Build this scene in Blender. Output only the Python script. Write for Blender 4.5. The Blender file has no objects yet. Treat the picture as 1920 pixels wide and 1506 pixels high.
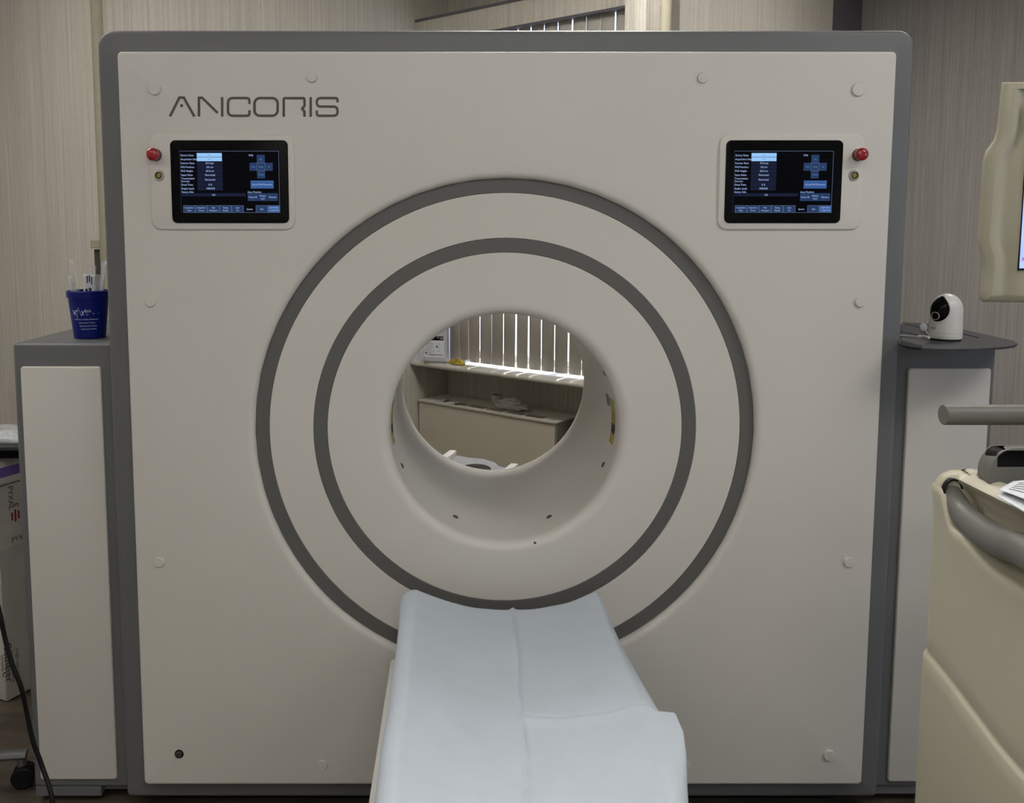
import bpy, bmesh, math, random
from mathutils import Vector, Matrix, noise
random.seed(7)
C = bpy.context.scene.collection
PI = math.pi
# ------------------------------------------------------------------ camera, world, exposure
F, PXC, PYC, H = 1667.0, 857.0, 600.0, 1.38           # focal length and optical centre of the cropped 1920x1506 photograph
TH = math.atan(168.0 / F)
cd = bpy.data.cameras.new('camera'); cam = bpy.data.objects.new('camera', cd); C.objects.link(cam)
cam.location = (0, 0, H); cam.rotation_euler = (PI / 2 - TH, 0, 0)
cd.sensor_fit = 'HORIZONTAL'; cd.sensor_width = 36; cd.lens = 36 * F / 1920
cd.shift_x = (960 - PXC) / 1920; cd.shift_y = -(753 - PYC) / 1920
cd.clip_start = 0.02
bpy.context.scene.camera = cam
w_ = bpy.data.worlds.new('daylight'); bpy.context.scene.world = w_; w_.use_nodes = True
nt = w_.node_tree; bg = nt.nodes['Background']
sky = nt.nodes.new('ShaderNodeTexSky'); sky.sky_type = 'HOSEK_WILKIE'; sky.turbidity = 6
mx = nt.nodes.new('ShaderNodeMixRGB'); mx.inputs[0].default_value = 0.75
mx.inputs[2].default_value = (0.62, 0.74, 1.0, 1)
nt.links.new(sky.outputs[0], mx.inputs[1]); nt.links.new(mx.outputs[0], bg.inputs[0]); bg.inputs[1].default_value = 5.0
vs = bpy.context.scene.view_settings
vs.view_transform = 'Standard'; vs.look = 'None'; vs.gamma = 1; vs.use_curve_mapping = False; vs.exposure = 0.0
LAMP = 4.6                                             # luminance of the ceiling diffusers

sd_ = bpy.data.lights.new('sun', 'SUN'); sd_.energy = 14; sd_.angle = math.radians(1.5); sd_.color = (0.93, 0.96, 1.0)
sun = bpy.data.objects.new('sun', sd_); C.objects.link(sun)
_v = Vector((-0.60, -0.80, 0)).normalized()*math.cos(math.radians(76)) + Vector((0, 0, -math.sin(math.radians(76))))
sun.rotation_euler = _v.to_track_quat('-Z', 'Y').to_euler(); sun.location = (2, 9, 8)

# ------------------------------------------------------------------ geometry helpers
ct, st_ = math.cos(TH), math.sin(TH)
def ray(px, py):
    u = (px - PXC) / F; v = (PYC - py) / F
    return Vector((u, ct + v * st_, -st_ + v * ct))
def P(px, py, Y):
    d = ray(px, py); t = Y / d.y; return Vector((d.x * t, Y, H + d.z * t))
def PZ(px, py, z):
    d = ray(px, py); t = (z - H) / d.z; return Vector((d.x * t, d.y * t, z))
def PX(px, py, X):
    d = ray(px, py); t = X / d.x; return Vector((X, d.y * t, H + d.z * t))

class MB:
    def __init__(s): s.v = []; s.f = []; s.m = []
    def add(s, vs, fs, mi=0):
        b = len(s.v); s.v += [Vector(v) for v in vs]
        for f in fs: s.f.append([i + b for i in f]); s.m.append(mi)
        return s
    def box(s, x0, x1, y0, y1, z0, z1, mi=0, M=None):
        vs = [Vector((x, y, z)) for z in (z0, z1) for y in (y0, y1) for x in (x0, x1)]
        if M: vs = [M @ v for v in vs]
        return s.add(vs, [(0,2,3,1),(4,5,7,6),(0,1,5,4),(2,6,7,3),(0,4,6,2),(1,3,7,5)], mi)
    def loft(s, rings, close=True, cap0=False, cap1=False, mi=0):
        n = len(rings[0]); vs = [p for r in rings for p in r]; fs = []
        for i in range(len(rings) - 1):
            for j in range(n if close else n - 1):
                k = (j + 1) % n
                fs.append((i*n+j, i*n+k, (i+1)*n+k, (i+1)*n+j))
        if cap0: fs.append(tuple(range(n))[::-1])
        if cap1: fs.append(tuple((len(rings)-1)*n + j for j in range(n)))
        return s.add(vs, fs, mi)
    def lathe(s, prof, M=None, n=32, cap0=False, cap1=False, mi=0):       # prof (r, h) about local Z
        M = M or Matrix()
        rings = [[M @ Vector((r*math.cos(2*PI*j/n), r*math.sin(2*PI*j/n), h)) for j in range(n)] for r, h in prof]
        return s.loft(rings, True, cap0, cap1, mi)
    def tube(s, pts, r, n=12, caps=True, mi=0, flat=1.0):
        pts = [Vector(p) for p in pts]; rings = []; up = Vector((0, 0, 1)); prev = None
        for i, p in enumerate(pts):
            d = (pts[min(i+1, len(pts)-1)] - pts[max(i-1, 0)]).normalized()
            if prev is None:
                a = d.cross(up)
                if a.length < 1e-3: a = d.cross(Vector((1, 0, 0)))
                a.normalize()
            else:
                a = prev - d * prev.dot(d); a.normalize()
            prev = a; b = d.cross(a); rr = r[i] if isinstance(r, (list, tuple)) else r
            rings.append([p + a*rr*math.cos(2*PI*j/n) + b*rr*flat*math.sin(2*PI*j/n) for j in range(n)])
        return s.loft(rings, True, caps, caps, mi)
    def grid(s, fn, nu, nv, mi=0):
        vs = [fn(i/nu, j/nv) for i in range(nu+1) for j in range(nv+1)]
        fs = [(i*(nv+1)+j, (i+1)*(nv+1)+j, (i+1)*(nv+1)+j+1, i*(nv+1)+j+1) for i in range(nu) for j in range(nv)]
        return s.add(vs, fs, mi)
    def plate(s, pts, y0, y1, b=0.0, mi=0):            # outline in XZ, front at y0 (towards camera), back at y1, front edge bevel b
        cx = sum(p[0] for p in pts)/len(pts); cz = sum(p[1] for p in pts)/len(pts)
        def ring(y, ins):
            if ins == 0: return [Vector((p[0], y, p[1])) for p in pts]
            return [Vector((q[0], y, q[1])) for q in inset(pts, ins)]
        rings = []
        if b:
            for k in range(4):
                a = k/3*PI/2; rings.append(ring(y0 + b*(1-math.sin(a)), b*(1-math.cos(a))))
            rings = rings[::-1]
        else: rings = [ring(y0, 0)]
        rings.append(ring(y1, 0))
        return s.loft(rings, True, True, True, mi)
    def build(s, name, mats, parent=None, smooth=35, bevel=0, solid=0, world=True):
        me = bpy.data.meshes.new(name)
        off = Vector((0, 0, 0))
        if parent is not None and world:
            p = parent
            while p is not None: off = off + Vector(p.location); p = p.parent
        elif parent is None and world is not True and world is not False: off = Vector(world)
        me.from_pydata([tuple(v - off) for v in s.v], [], s.f)
        if not isinstance(mats, (list, tuple)): mats = [mats]
        for m in mats: me.materials.append(m)
        for p_, mi in zip(me.polygons, s.m): p_.material_index = mi
        bm = bmesh.new(); bm.from_mesh(me); bmesh.ops.recalc_face_normals(bm, faces=bm.faces); bm.to_mesh(me); bm.free()
        if smooth: me.shade_smooth(); me.set_sharp_from_angle(angle=math.radians(smooth))
        o = bpy.data.objects.new(name, me); C.objects.link(o)
        if parent is not None: o.parent = parent
        elif off.length: o.location = off
        if bevel:
            bv = o.modifiers.new('bevel', 'BEVEL'); bv.width = bevel; bv.segments = 3; bv.limit_method = 'ANGLE'; bv.angle_limit = math.radians(40)
            bv.harden_normals = False
        if solid:
            sd = o.modifiers.new('thickness', 'SOLIDIFY'); sd.thickness = solid; sd.offset = 0
        return o

def inset(pts, d):
    n = len(pts); A = sum(pts[i][0]*pts[(i+1)%n][1] - pts[(i+1)%n][0]*pts[i][1] for i in range(n)); sg = 1 if A > 0 else -1
    out = []
    for i in range(n):
        a, b, c = pts[i-1], pts[i], pts[(i+1) % n]
        e1 = Vector((b[0]-a[0], b[1]-a[1])); e2 = Vector((c[0]-b[0], c[1]-b[1]))
        if e1.length < 1e-7: e1 = e2
        if e2.length < 1e-7: e2 = e1
        n1 = Vector((-e1.y, e1.x)).normalized()*sg; n2 = Vector((-e2.y, e2.x)).normalized()*sg
        nn = (n1+n2); nn = nn/max(nn.length_squared/2, 0.4)
        out.append((b[0]+nn.x*d, b[1]+nn.y*d))
    return out
def rrect(x0, x1, z0, z1, r, n=6, sub=1):
    rs = r if isinstance(r, (list, tuple)) else [r]*4   # br, tr, tl, bl
    cs = [(x1-rs[0], z0+rs[0], -PI/2, rs[0]), (x1-rs[1], z1-rs[1], 0, rs[1]), (x0+rs[2], z1-rs[2], PI/2, rs[2]), (x0+rs[3], z0+rs[3], PI, rs[3])]
    out = []
    for k, (cx, cz, a, rr) in enumerate(cs):
        arc = [(cx+rr*math.cos(a+PI/2*i/n), cz+rr*math.sin(a+PI/2*i/n)) for i in range(n+1)]
        out += arc
        if sub > 1:
            nx = cs[(k+1) % 4]; q = (nx[0]+nx[3]*math.cos(nx[2]), nx[1]+nx[3]*math.sin(nx[2])); p = arc[-1]
            out += [(p[0]+(q[0]-p[0])*i/sub, p[1]+(q[1]-p[1])*i/sub) for i in range(1, sub)]
    return out
def smoothpath(pts, n=8):
    pts = [Vector(p) for p in pts]; out = []
    for i in range(len(pts)-1):
        p0 = pts[max(i-1, 0)]; p1 = pts[i]; p2 = pts[i+1]; p3 = pts[min(i+2, len(pts)-1)]
        for k in range(n):
            t = k/n; out.append(0.5*((2*p1)+(p2-p0)*t+(2*p0-5*p1+4*p2-p3)*t*t+(3*p1-p0-3*p2+p3)*t**3))
    out.append(pts[-1]); return out
def roundpoly(pts, r, n=5):                             # 2D polyline, rounded corners
    out = [Vector(pts[0])]
    for i in range(1, len(pts)-1):
        a, b, c = Vector(pts[i-1]), Vector(pts[i]), Vector(pts[i+1])
        d1 = (a-b); d2 = (c-b); q = min(r, d1.length*0.5, d2.length*0.5)
        s0 = b+d1.normalized()*q; s1 = b+d2.normalized()*q
        for k in range(n+1):
            t = k/n; out.append(s0*(1-t)**2+b*2*t*(1-t)+s1*t*t)
    out.append(Vector(pts[-1])); return out
def stroke(mb, pts, w, fn, mi=0, closed=False):         # 2D stroked polyline mapped to 3D by fn
    pts = [Vector(p) for p in pts]; L = []; R = []
    n = len(pts)
    for i in range(n):
        if closed: a, c = pts[i-1], pts[(i+1) % n]
        else: a, c = pts[max(i-1, 0)], pts[min(i+1, n-1)]
        b = pts[i]
        d1 = (b-a).normalized() if (b-a).length > 1e-9 else (c-b).normalized(); d2 = (c-b).normalized() if (c-b).length > 1e-9 else d1
        n1 = Vector((-d1.y, d1.x)); n2 = Vector((-d2.y, d2.x)); nn = (n1+n2); nn = nn/max(nn.length_squared/2, 0.35)
        L.append(b+nn*w/2); R.append(b-nn*w/2)
    vs = [fn(p) for p in L]+[fn(p) for p in R]; fs = []
    for i in range(n if closed else n-1):
        k = (i+1) % n; fs.append((i, k, n+k, n+i))
    mb.add(vs, fs, mi)
_tc = {}
def textgeo(body, size, align='LEFT'):
    cu = bpy.data.curves.new('t', 'FONT'); cu.body = body; cu.size = size; cu.align_x = align; cu.align_y = 'CENTER'; cu.resolution_u = 3
    ob = bpy.data.objects.new('t', cu); me = bpy.data.meshes.new_from_object(ob)
    vs = [v.co.copy() for v in me.vertices]; fs = [tuple(p.vertices) for p in me.polygons]
    bpy.data.objects.remove(ob); bpy.data.meshes.remove(me); bpy.data.curves.remove(cu)
    return vs, fs
def text(mb, body, size, x, z, fn, align='LEFT', mi=0, sx=1.0):
    vs, fs = textgeo(body, size, align)
    mb.add([fn(Vector((x+v.x*sx, z+v.y))) for v in vs], fs, mi)

# ------------------------------------------------------------------ materials
MAT = {}
def mat(name, col, rough=0.5, metal=0.0, var=0.04, scale=30, bump=0.0, bscale=200, emit=0, alpha=1, trans=0, spec=0.5, coat=0, sss=0, stretch=None):
    m = bpy.data.materials.new(name); m.use_nodes = True; t = m.node_tree; b = t.nodes['Principled BSDF']
    b.inputs['Roughness'].default_value = rough; b.inputs['Metallic'].default_value = metal
    b.inputs['Specular IOR Level'].default_value = spec; b.inputs['Coat Weight'].default_value = coat
    b.inputs['Alpha'].default_value = alpha; b.inputs['Transmission Weight'].default_value = trans
    if sss: b.inputs['Subsurface Weight'].default_value = sss
    tc = t.nodes.new('ShaderNodeTexCoord'); mp = t.nodes.new('ShaderNodeMapping'); t.links.new(tc.outputs['Object'], mp.inputs[0])
    if stretch: mp.inputs['Scale'].default_value = stretch
    nz = t.nodes.new('ShaderNodeTexNoise'); nz.inputs['Scale'].default_value = scale; nz.inputs['Detail'].default_value = 4
    t.links.new(mp.outputs[0], nz.inputs['Vector'])
    rp = t.nodes.new('ShaderNodeValToRGB'); rp.color_ramp.elements[0].position = 0.3; rp.color_ramp.elements[1].position = 0.7
    rp.color_ramp.elements[0].color = tuple(max(0, c*(1-var)) for c in col)+(1,)
    rp.color_ramp.elements[1].color = tuple(min(1, c*(1+var)) for c in col)+(1,)
    t.links.new(nz.outputs[0], rp.inputs[0]); t.links.new(rp.outputs[0], b.inputs['Base Color'])
    if bump:
        n2 = t.nodes.new('ShaderNodeTexNoise'); n2.inputs['Scale'].default_value = bscale; n2.inputs['Detail'].default_value = 3
        t.links.new(mp.outputs[0], n2.inputs['Vector'])
        bp = t.nodes.new('ShaderNodeBump'); bp.inputs['Strength'].default_value = bump; bp.inputs['Distance'].default_value = 0.002
        t.links.new(n2.outputs[0], bp.inputs['Height']); t.links.new(bp.outputs[0], b.inputs['Normal'])
    if emit:
        t.links.new(rp.outputs[0], b.inputs['Emission Color']); b.inputs['Emission Strength'].default_value = emit
    MAT[name] = m; return m
def lin(r, g, b): return tuple(((c/255)/12.92 if c <= 10 else ((c/255+0.055)/1.055)**2.4) for c in (r, g, b))
white = mat('warm_white_enamel', (0.66, 0.64, 0.60), 0.42, var=0.012, scale=3, bump=0.08, bscale=900)
whiteb = mat('white_plastic', (0.70, 0.69, 0.67), 0.35, var=0.01, scale=5)
grey = mat('slate_grey_paint', (0.145, 0.15, 0.157), 0.45, var=0.03, scale=4, bump=0.1, bscale=900)
ringm = mat('ring_grey_paint', (0.118, 0.116, 0.112), 0.5, var=0.02, scale=4)
black = mat('black_gloss', (0.003, 0.003, 0.004), 0.2, var=0.05, spec=0.12)
blackr = mat('black_rubber', (0.008, 0.008, 0.009), 0.55, var=0.1, spec=0.2)
chrome = mat('chrome_metal', (0.75, 0.73, 0.70), 0.28, 1.0, var=0.03)
redm = mat('red_button', (0.32, 0.012, 0.022), 0.22, var=0.05, coat=0.3)
amber = mat('amber_lens', (0.26, 0.19, 0.03), 0.3, var=0.08)
logo = mat('logo_grey', (0.085, 0.08, 0.07), 0.5, var=0.03)
sheetm = mat('pale_blue_sheet', (0.57, 0.64, 0.725), 0.85, var=0.025, scale=14, bump=0.35, bscale=260)
cream = mat('cream_vinyl', (0.33, 0.305, 0.235), 0.8, var=0.03, spec=0.2)
beige = mat('beige_enamel', (0.52, 0.48, 0.385), 0.5, var=0.02, scale=6)
usm = mat('ultrasound_beige', (0.52, 0.485, 0.375), 0.42, var=0.015, scale=5, bump=0.06, bscale=900)
usg = mat('ultrasound_grey', (0.145, 0.143, 0.127), 0.45, var=0.03, scale=8)
blue = mat('blue_plastic', (0.001, 0.008, 0.15), 0.4, var=0.04, spec=0.25)
ink = mat('white_ink', (0.62, 0.68, 0.85), 0.6, var=0.05)
slat = mat('slat_vinyl', (0.52, 0.48, 0.425), 0.6, var=0.05, scale=8, bump=0.1)
sillm = mat('painted_sill', (0.50, 0.47, 0.41), 0.5, var=0.03)
board = mat('dark_slate_board', (0.036, 0.036, 0.042), 0.6, var=0.06, scale=15)
paper = mat('white_paper', (0.68, 0.70, 0.75), 0.8, var=0.05, scale=20)
cardw = mat('white_cardboard', (0.56, 0.53, 0.49), 0.8, var=0.08, scale=8, bump=0.15)
purple = mat('purple_print', (0.20, 0.12, 0.42), 0.6, var=0.1, scale=25)
redink = mat('red_print', (0.30, 0.02, 0.03), 0.6)
darkink = mat('dark_print', (0.03, 0.028, 0.025), 0.6)
yellow = mat('yellow_label', (0.42, 0.31, 0.04), 0.5, var=0.1, scale=60)
greyl = mat('grey_label', (0.22, 0.22, 0.20), 0.6)
clear = mat('clear_plastic', (0.82, 0.84, 0.84), 0.12, alpha=0.16, var=0.05, scale=60, bump=0.5, bscale=90)
clear3 = mat('thin_film', (0.45, 0.46, 0.46), 0.2, alpha=0.2, var=0.1, scale=40, bump=0.9, bscale=150)
clear2 = mat('frosted_plastic', (0.75, 0.77, 0.77), 0.3, alpha=0.30, var=0.08, scale=60, bump=0.5, bscale=120)
jugm = mat('translucent_jug', (0.50, 0.51, 0.56), 0.35, var=0.04, scale=12)
film = mat('crumpled_film', (0.50, 0.47, 0.42), 0.25, alpha=0.85, var=0.15, scale=40, bump=0.9, bscale=60)
castm = mat('grey_nylon', (0.10, 0.10, 0.098), 0.4, var=0.05)
grille = mat('vent_grille', (0.17, 0.155, 0.125), 0.6, var=0.5, scale=1, stretch=(260, 260, 260))
glassm = mat('window_glass', (0.9, 0.95, 1.0), 0.02, var=0.0)
_t = glassm.node_tree; _mx = _t.nodes.new('ShaderNodeMixShader'); _tr = _t.nodes.new('ShaderNodeBsdfTransparent'); _mx.inputs[0].default_value = 0.08
_t.links.new(_tr.outputs[0], _mx.inputs[1]); _t.links.new(_t.nodes['Principled BSDF'].outputs[0], _mx.inputs[2]); _t.links.new(_mx.outputs[0], _t.nodes['Material Output'].inputs[0])
dpaint = mat('dark_violet_paint', (0.12, 0.116, 0.135), 0.5, var=0.03)
navy = mat('dark_core', (0.01, 0.015, 0.05), 0.5)
scotch = mat('plate_blue_grey', (0.33, 0.34, 0.36), 0.5, var=0.05)

def wallpaper(name, col):
    m = bpy.data.materials.new(name); m.use_nodes = True; t = m.node_tree; b = t.nodes['Principled BSDF']
    b.inputs['Roughness'].default_value = 0.8; b.inputs['Specular IOR Level'].default_value = 0.2
    tc = t.nodes.new('ShaderNodeTexCoord')
    def nz(sc, det, seedscale):
        mp = t.nodes.new('ShaderNodeMapping'); mp.inputs['Scale'].default_value = seedscale; t.links.new(tc.outputs['Object'], mp.inputs[0])
        n = t.nodes.new('ShaderNodeTexNoise'); n.inputs['Scale'].default_value = sc; n.inputs['Detail'].default_value = det
        t.links.new(mp.outputs[0], n.inputs[0]); return n
    a = nz(1, 3, (420, 420, 4)); c = nz(1, 2, (110, 110, 0.8)); d = nz(1, 4, (700, 700, 60))
    ad = t.nodes.new('ShaderNodeMath'); ad.operation = 'ADD'; t.links.new(a.outputs[0], ad.inputs[0]); t.links.new(c.outputs[0], ad.inputs[1])
    a2 = t.nodes.new('ShaderNodeMath'); a2.operation = 'ADD'; t.links.new(ad.outputs[0], a2.inputs[0]); t.links.new(d.outputs[0], a2.inputs[1])
    dv = t.nodes.new('ShaderNodeMath'); dv.operation = 'DIVIDE'; dv.inputs[1].default_value = 3; t.links.new(a2.outputs[0], dv.inputs[0])
    rp = t.nodes.new('ShaderNodeValToRGB'); rp.color_ramp.elements[0].position = 0.38; rp.color_ramp.elements[1].position = 0.62
    rp.color_ramp.elements[0].color = tuple(x*0.80 for x in col)+(1,); rp.color_ramp.elements[1].color = tuple(x*1.2 for x in col)+(1,)
    t.links.new(dv.outputs[0], rp.inputs[0]); t.links.new(rp.outputs[0], b.inputs['Base Color'])
    bp = t.nodes.new('ShaderNodeBump'); bp.inputs['Strength'].default_value = 0.4; bp.inputs['Distance'].default_value = 0.002
    t.links.new(dv.outputs[0], bp.inputs['Height']); t.links.new(bp.outputs[0], b.inputs['Normal'])
    return m
wp = wallpaper('grasscloth_wallpaper', (0.60, 0.56, 0.495))
wpd = wallpaper('shaded_grasscloth_wallpaper', (0.37, 0.35, 0.33))  # same grasscloth, darkened to carry the dimmer light on the right wall
paintm = mat('light_wall_paint', (0.66, 0.64, 0.60), 0.8, var=0.03)

def thing(name, loc, label, cat, group=None):
    o = bpy.data.objects.new(name, None); C.objects.link(o); o.location = loc; o.empty_display_size = 0.05
    o['label'] = label; o['category'] = cat
    if group: o['group'] = group
    return o
def tag(o, label, cat, group=None):
    o['label'] = label; o['category'] = cat
    if group: o['group'] = group
    return o
def struct(o): o['kind'] = 'structure'; return o

# ------------------------------------------------------------------ room shell (plan turned 38.5 degrees against the scanner)
A = math.radians(40.5)
Wd = Vector((math.cos(A), -math.sin(A), 0)); Nd = Vector((math.sin(A), math.cos(A), 0))
def W(p, q, z=0.0): return Wd*p + Nd*q + Vector((0, 0, z))   # room coordinates: p along the window wall, q into it
def toP(v): return v.x*Wd.x + v.y*Wd.y
def toQ(v): return v.x*Nd.x + v.y*Nd.y
CE = 2.75
def wseg(name, a, b, z0, z1, out, mt, th=0.1):
    a = Vector((a[0], a[1], 0)); b = Vector((b[0], b[1], 0)); o = Vector((out[0], out[1], 0)).normalized()*th
    m = MB(); base = [a, b, b+o, a+o]
    m.loft([[v+Vector((0, 0, z0)) for v in base], [v+Vector((0, 0, z1)) for v in base]], True, True, True)
    return struct(m.build(name, mt, smooth=0))
def along(P0, D, px, py):                               # distance from P0 along D at which a vertical edge shows at column px
    d = ray(px, py); k = d.x/d.y; return (k*P0.y-P0.x)/(D.x-k*D.y)
C0 = Vector((-0.05, 4.77, 0)); C1 = C0 + Nd*along(C0, Nd, 195, 200); C2 = Vector((0.732, 3.2, 0))
floorm = mat('dark_brown_floor', (0.085, 0.068, 0.05), 0.45, var=0.45, scale=7, stretch=(1, 3, 1), bump=0.1)
ceilm = mat('ceiling_tile', (0.62, 0.60, 0.56), 0.9, var=0.06, scale=60)
zS = 0.71; zPt = 2.417; zPb = 2.312
qW = toQ(C0); qS = toQ(Vector((-0.235, 4.537, 0))); qP = toQ(Vector((-0.18, 4.56, 0))); qB = toQ(PZ(905, 681.5, zS+0.014))
pL = toP(C0)
C3 = C2 + Wd*along(C2, Wd, 1172, 20)
pR = toP(C3)
pw0 = pL + 0.15
_E2 = C2 + Nd*along(C2, Nd, 1617, 20); _f = C1 - Wd*2.7 + Nd*0.1
foot = [Vector((-3.4, -1.7, 0)), Vector((3.72, -1.7, 0)), Vector((3.72, _E2.y+Wd.y*(3.72-_E2.x)/Wd.x+0.1, 0)), _E2 + Nd*0.1, _E2 + Nd*0.1 - Wd*0.09, W(toP(C2)-0.09, qW+0.12), W(pL-0.1, qW+0.12), C1 - Wd*0.1 + Nd*0.1, _f, Vector((-3.4, 4.9, 0))]
m = MB(); m.loft([[v+Vector((0, 0, -0.08)) for v in foot], foot], True, True, True); struct(m.build('floor', floorm, smooth=0))
m = MB(); m.loft([[v+Vector((0, 0, CE)) for v in foot], [v+Vector((0, 0, CE+0.08)) for v in foot]], True, True, True); struct(m.build('ceiling', ceilm, smooth=0))
# left walls
wseg('wall_left', C1, C0 + Nd*0.1, 0, CE, -Wd, wp)
wseg('wall_far_left', C1 - Wd*2.6, C1 - Wd*0.1, 0, CE, Nd, wp)
# window wall: below, above, and the piece left of the window
def wbox(name, p0, p1, q0, q1, z0, z1, mt, bevel=0, parent=None):
    m = MB(); b = [W(p0, q0), W(p1, q0), W(p1, q1), W(p0, q1)]
    m.loft([[v+Vector((0, 0, z0)) for v in b], [v+Vector((0, 0, z1)) for v in b]], True, True, True)
    return m.build(name, mt, parent, smooth=0 if not bevel else 35, bevel=bevel)
struct(wbox('wall_back_below_window', pL, pR, qW, qW+0.12, 0, zS-0.03, wp))
struct(wbox('wall_back_above_window', pL, pR, qW, qW+0.12, zPt-0.005, CE, wp))
struct(wbox('wall_back_beside_window', pL, pw0, qW, qW+0.12, zS, zPt-0.005, wp))
wseg('wall_alcove_side', C3, W(pR, qW+0.1), 0, CE, Wd, wp)
wseg('wall_column', C3, C2, 0, CE, Nd, wp)
E1 = C2 + Nd*along(C2, Nd, 1562, 20); E2 = C2 + Nd*along(C2, Nd, 1617, 20)
wseg('wall_column_side', C2, E1, 0, CE, -Wd, wp, 0.08)
wseg('wall_recess', E1, E2, 0, CE, -Wd, dpaint, 0.08)
E3 = E2 + Wd*((3.62-E2.x)/Wd.x)
wseg('wall_right', E2, E3, 0, CE, Nd, wpd)
wseg('wall_right_side_far', (3.606, E3.y), (3.606, 0.6), 0, CE, (1, 0), wpd)
wseg('wall_right_side_near', (3.606, -0.9), (3.606, -1.6), 0, CE, (1, 0), paintm)
wseg('wall_right_side_below', (3.606, 0.6), (3.606, -0.9), 0, 0.95, (1, 0), paintm)
wseg('wall_right_side_above', (3.606, 0.6), (3.606, -0.9), 2.15, CE, (1, 0), paintm)
m = MB()
for y0_, y1_, z0_, z1_ in [(-0.9, 0.6, 0.95, 1.0), (-0.9, 0.6, 2.10, 2.15), (-0.9, -0.85, 1.0, 2.1), (0.55, 0.6, 1.0, 2.1), (-0.17, -0.13, 1.0, 2.1)]: m.box(3.63, 3.68, y0_, y1_, z0_, z1_)
w2 = struct(m.build('added_fill_window', whiteb, smooth=0))  # unseen window, added to bring bluish daylight in from the right
m = MB(); m.box(3.65, 3.656, -0.86, 0.56, 0.99, 2.11); m.build('window_glass', glassm, w2, smooth=0)
wseg('wall_front', (-3.3, -1.6), (3.7, -1.6), 0, CE, (0, -1), paintm)
wseg('wall_left_side', (-3.3, -1.7), (-3.3, 4.86), 0, CE, (-1, 0), paintm)
# sill, pelmet
m = MB(); ring = []
prof = [(qW+0.02, zS), (qS+0.013, zS)] + [(qS+0.013-0.013*math.sin(a*PI/6), zS-0.013+0.013*math.cos(a*PI/6)) for a in range(1, 6)] + [(qS+0.013, zS-0.026), (qW+0.02, zS-0.026)]
m.loft([[W(pL+0.002, q, z) for q, z in prof], [W(pR, q, z) for q, z in prof]], True, True, True)
struct(m.build('trim_1', sillm))
o = wbox('trim_2', pL+0.002, pR, qP, qP+0.02, zPb, zPt, wp); struct(o)
o = wbox('trim_3', pL+0.002, pR, qP-0.006, qW, zPt, zPt+0.012, dpaint); struct(o)
o = wbox('pelmet_shade_strip', pL+0.002, pR, qP+0.002, qP+0.02, zPb-0.009, zPb, dpaint); struct(o)  # dark strip standing in for the shadow band under the pelmet
# window frame and glass
wf = MB()
pa, pb, za, zb = pw0, pR, zS, zPt-0.005
for p0, p1, z0, z1 in [(pa, pb, za, za+0.035), (pa, pb, zb-0.05, zb), (pa, pa+0.05, za, zb), (pb-0.05, pb, za, zb), ((pa+pb)/2-0.025, (pa+pb)/2+0.025, za, zb)]:
    b = [W(p0, qW+0.02), W(p1, qW+0.02), W(p1, qW+0.07), W(p0, qW+0.07)]
    wf.loft([[v+Vector((0, 0, z0)) for v in b], [v+Vector((0, 0, z1)) for v in b]], True, True, True)
win = struct(wf.build('window_1', whiteb, smooth=0))
g = MB(); b = [W(pa+0.04, qW+0.04), W(pb-0.04, qW+0.04), W(pb-0.04, qW+0.046), W(pa+0.04, qW+0.046)]
g.loft([[v+Vector((0, 0, za+0.03)) for v in b], [v+Vector((0, 0, zb-0.04)) for v in b]], True, True, True)
g.build('window_glass', glassm, win, smooth=0, world=False)
# corner guards
def guard(name, c, r, z0, z1):
    m = MB(); m.lathe([(r, z0), (r, z1)], Matrix.Translation(c), 20, True, True); return struct(m.build(name, cream))
guard('trim_5', C1 + Vector((-0.0, -0.035, 0)), 0.021, 0, CE-0.001)
guard('trim_6', C2 + Vector((-0.004, -0.012, 0)), 0.02, 0, CE-0.001)
m = MB(); c = C1 + Vector((-0.035, -0.03, 0)); m.box(c.x-0.008, c.x+0.016, c.y-0.006, c.y+0.05, 0, 1.31); struct(m.build('trim_7', mat('dark_brown_channel', (0.05, 0.045, 0.035), 0.6), smooth=0))
m = MB(); m.box(c.x-0.016, c.x+0.02, c.y-0.02, c.y+0.05, 1.315, 1.345); struct(m.build('trim_8', cream, bevel=0.003))

# ------------------------------------------------------------------ vertical blinds
bl = thing('vertical_blinds', W((pw0+pR)/2, qB, zPb), 'grey beige vertical blinds closed across the window above the sill', 'blinds')
def pAt(px, py=650):
    d = ray(px, py); t = qB/(d.x*Nd.x+d.y*Nd.y); v = d*t; return toP(v)
seams = [(844, 0), (862, .0015), (879, .003), (900, .006), (922, .0015), (944, .004), (967.5, .009), (991, .008), (1015, .005), (1040, .005), (1066, .008), (1091, .004)]
ps = [(pAt(a), g) for a, g in seams]; pitch = (ps[-1][0]-ps[1][0])/10
gl = [.006, .004, .001, .007, .003, .007, .004, .006, .003, .005]
while ps[-1][0] < pR - pitch*0.9: ps.append((ps[-1][0]+pitch, gl[len(ps) % 10]))
rail = wbox('head_rail', pw0+0.01, pR-0.01, qB-0.012, qB+0.02, zPb+0.03, zPb+0.06, slat, parent=bl)
for i in range(len(ps)-1):
    a, ga = ps[i]; b, gb = ps[i+1]
    a += ga/2; b -= gb/2; m = MB()
    def fs(u, v, a=a, b=b): return W(a+(b-a)*u, qB-0.006*math.sin(PI*u)+0.0006*math.sin(v*9+i), zS+0.014+(zPb+0.03-zS-0.014)*v)
    m.grid(fs, 6, 4); m.build('slat', slat, bl, solid=0.0012)

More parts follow.
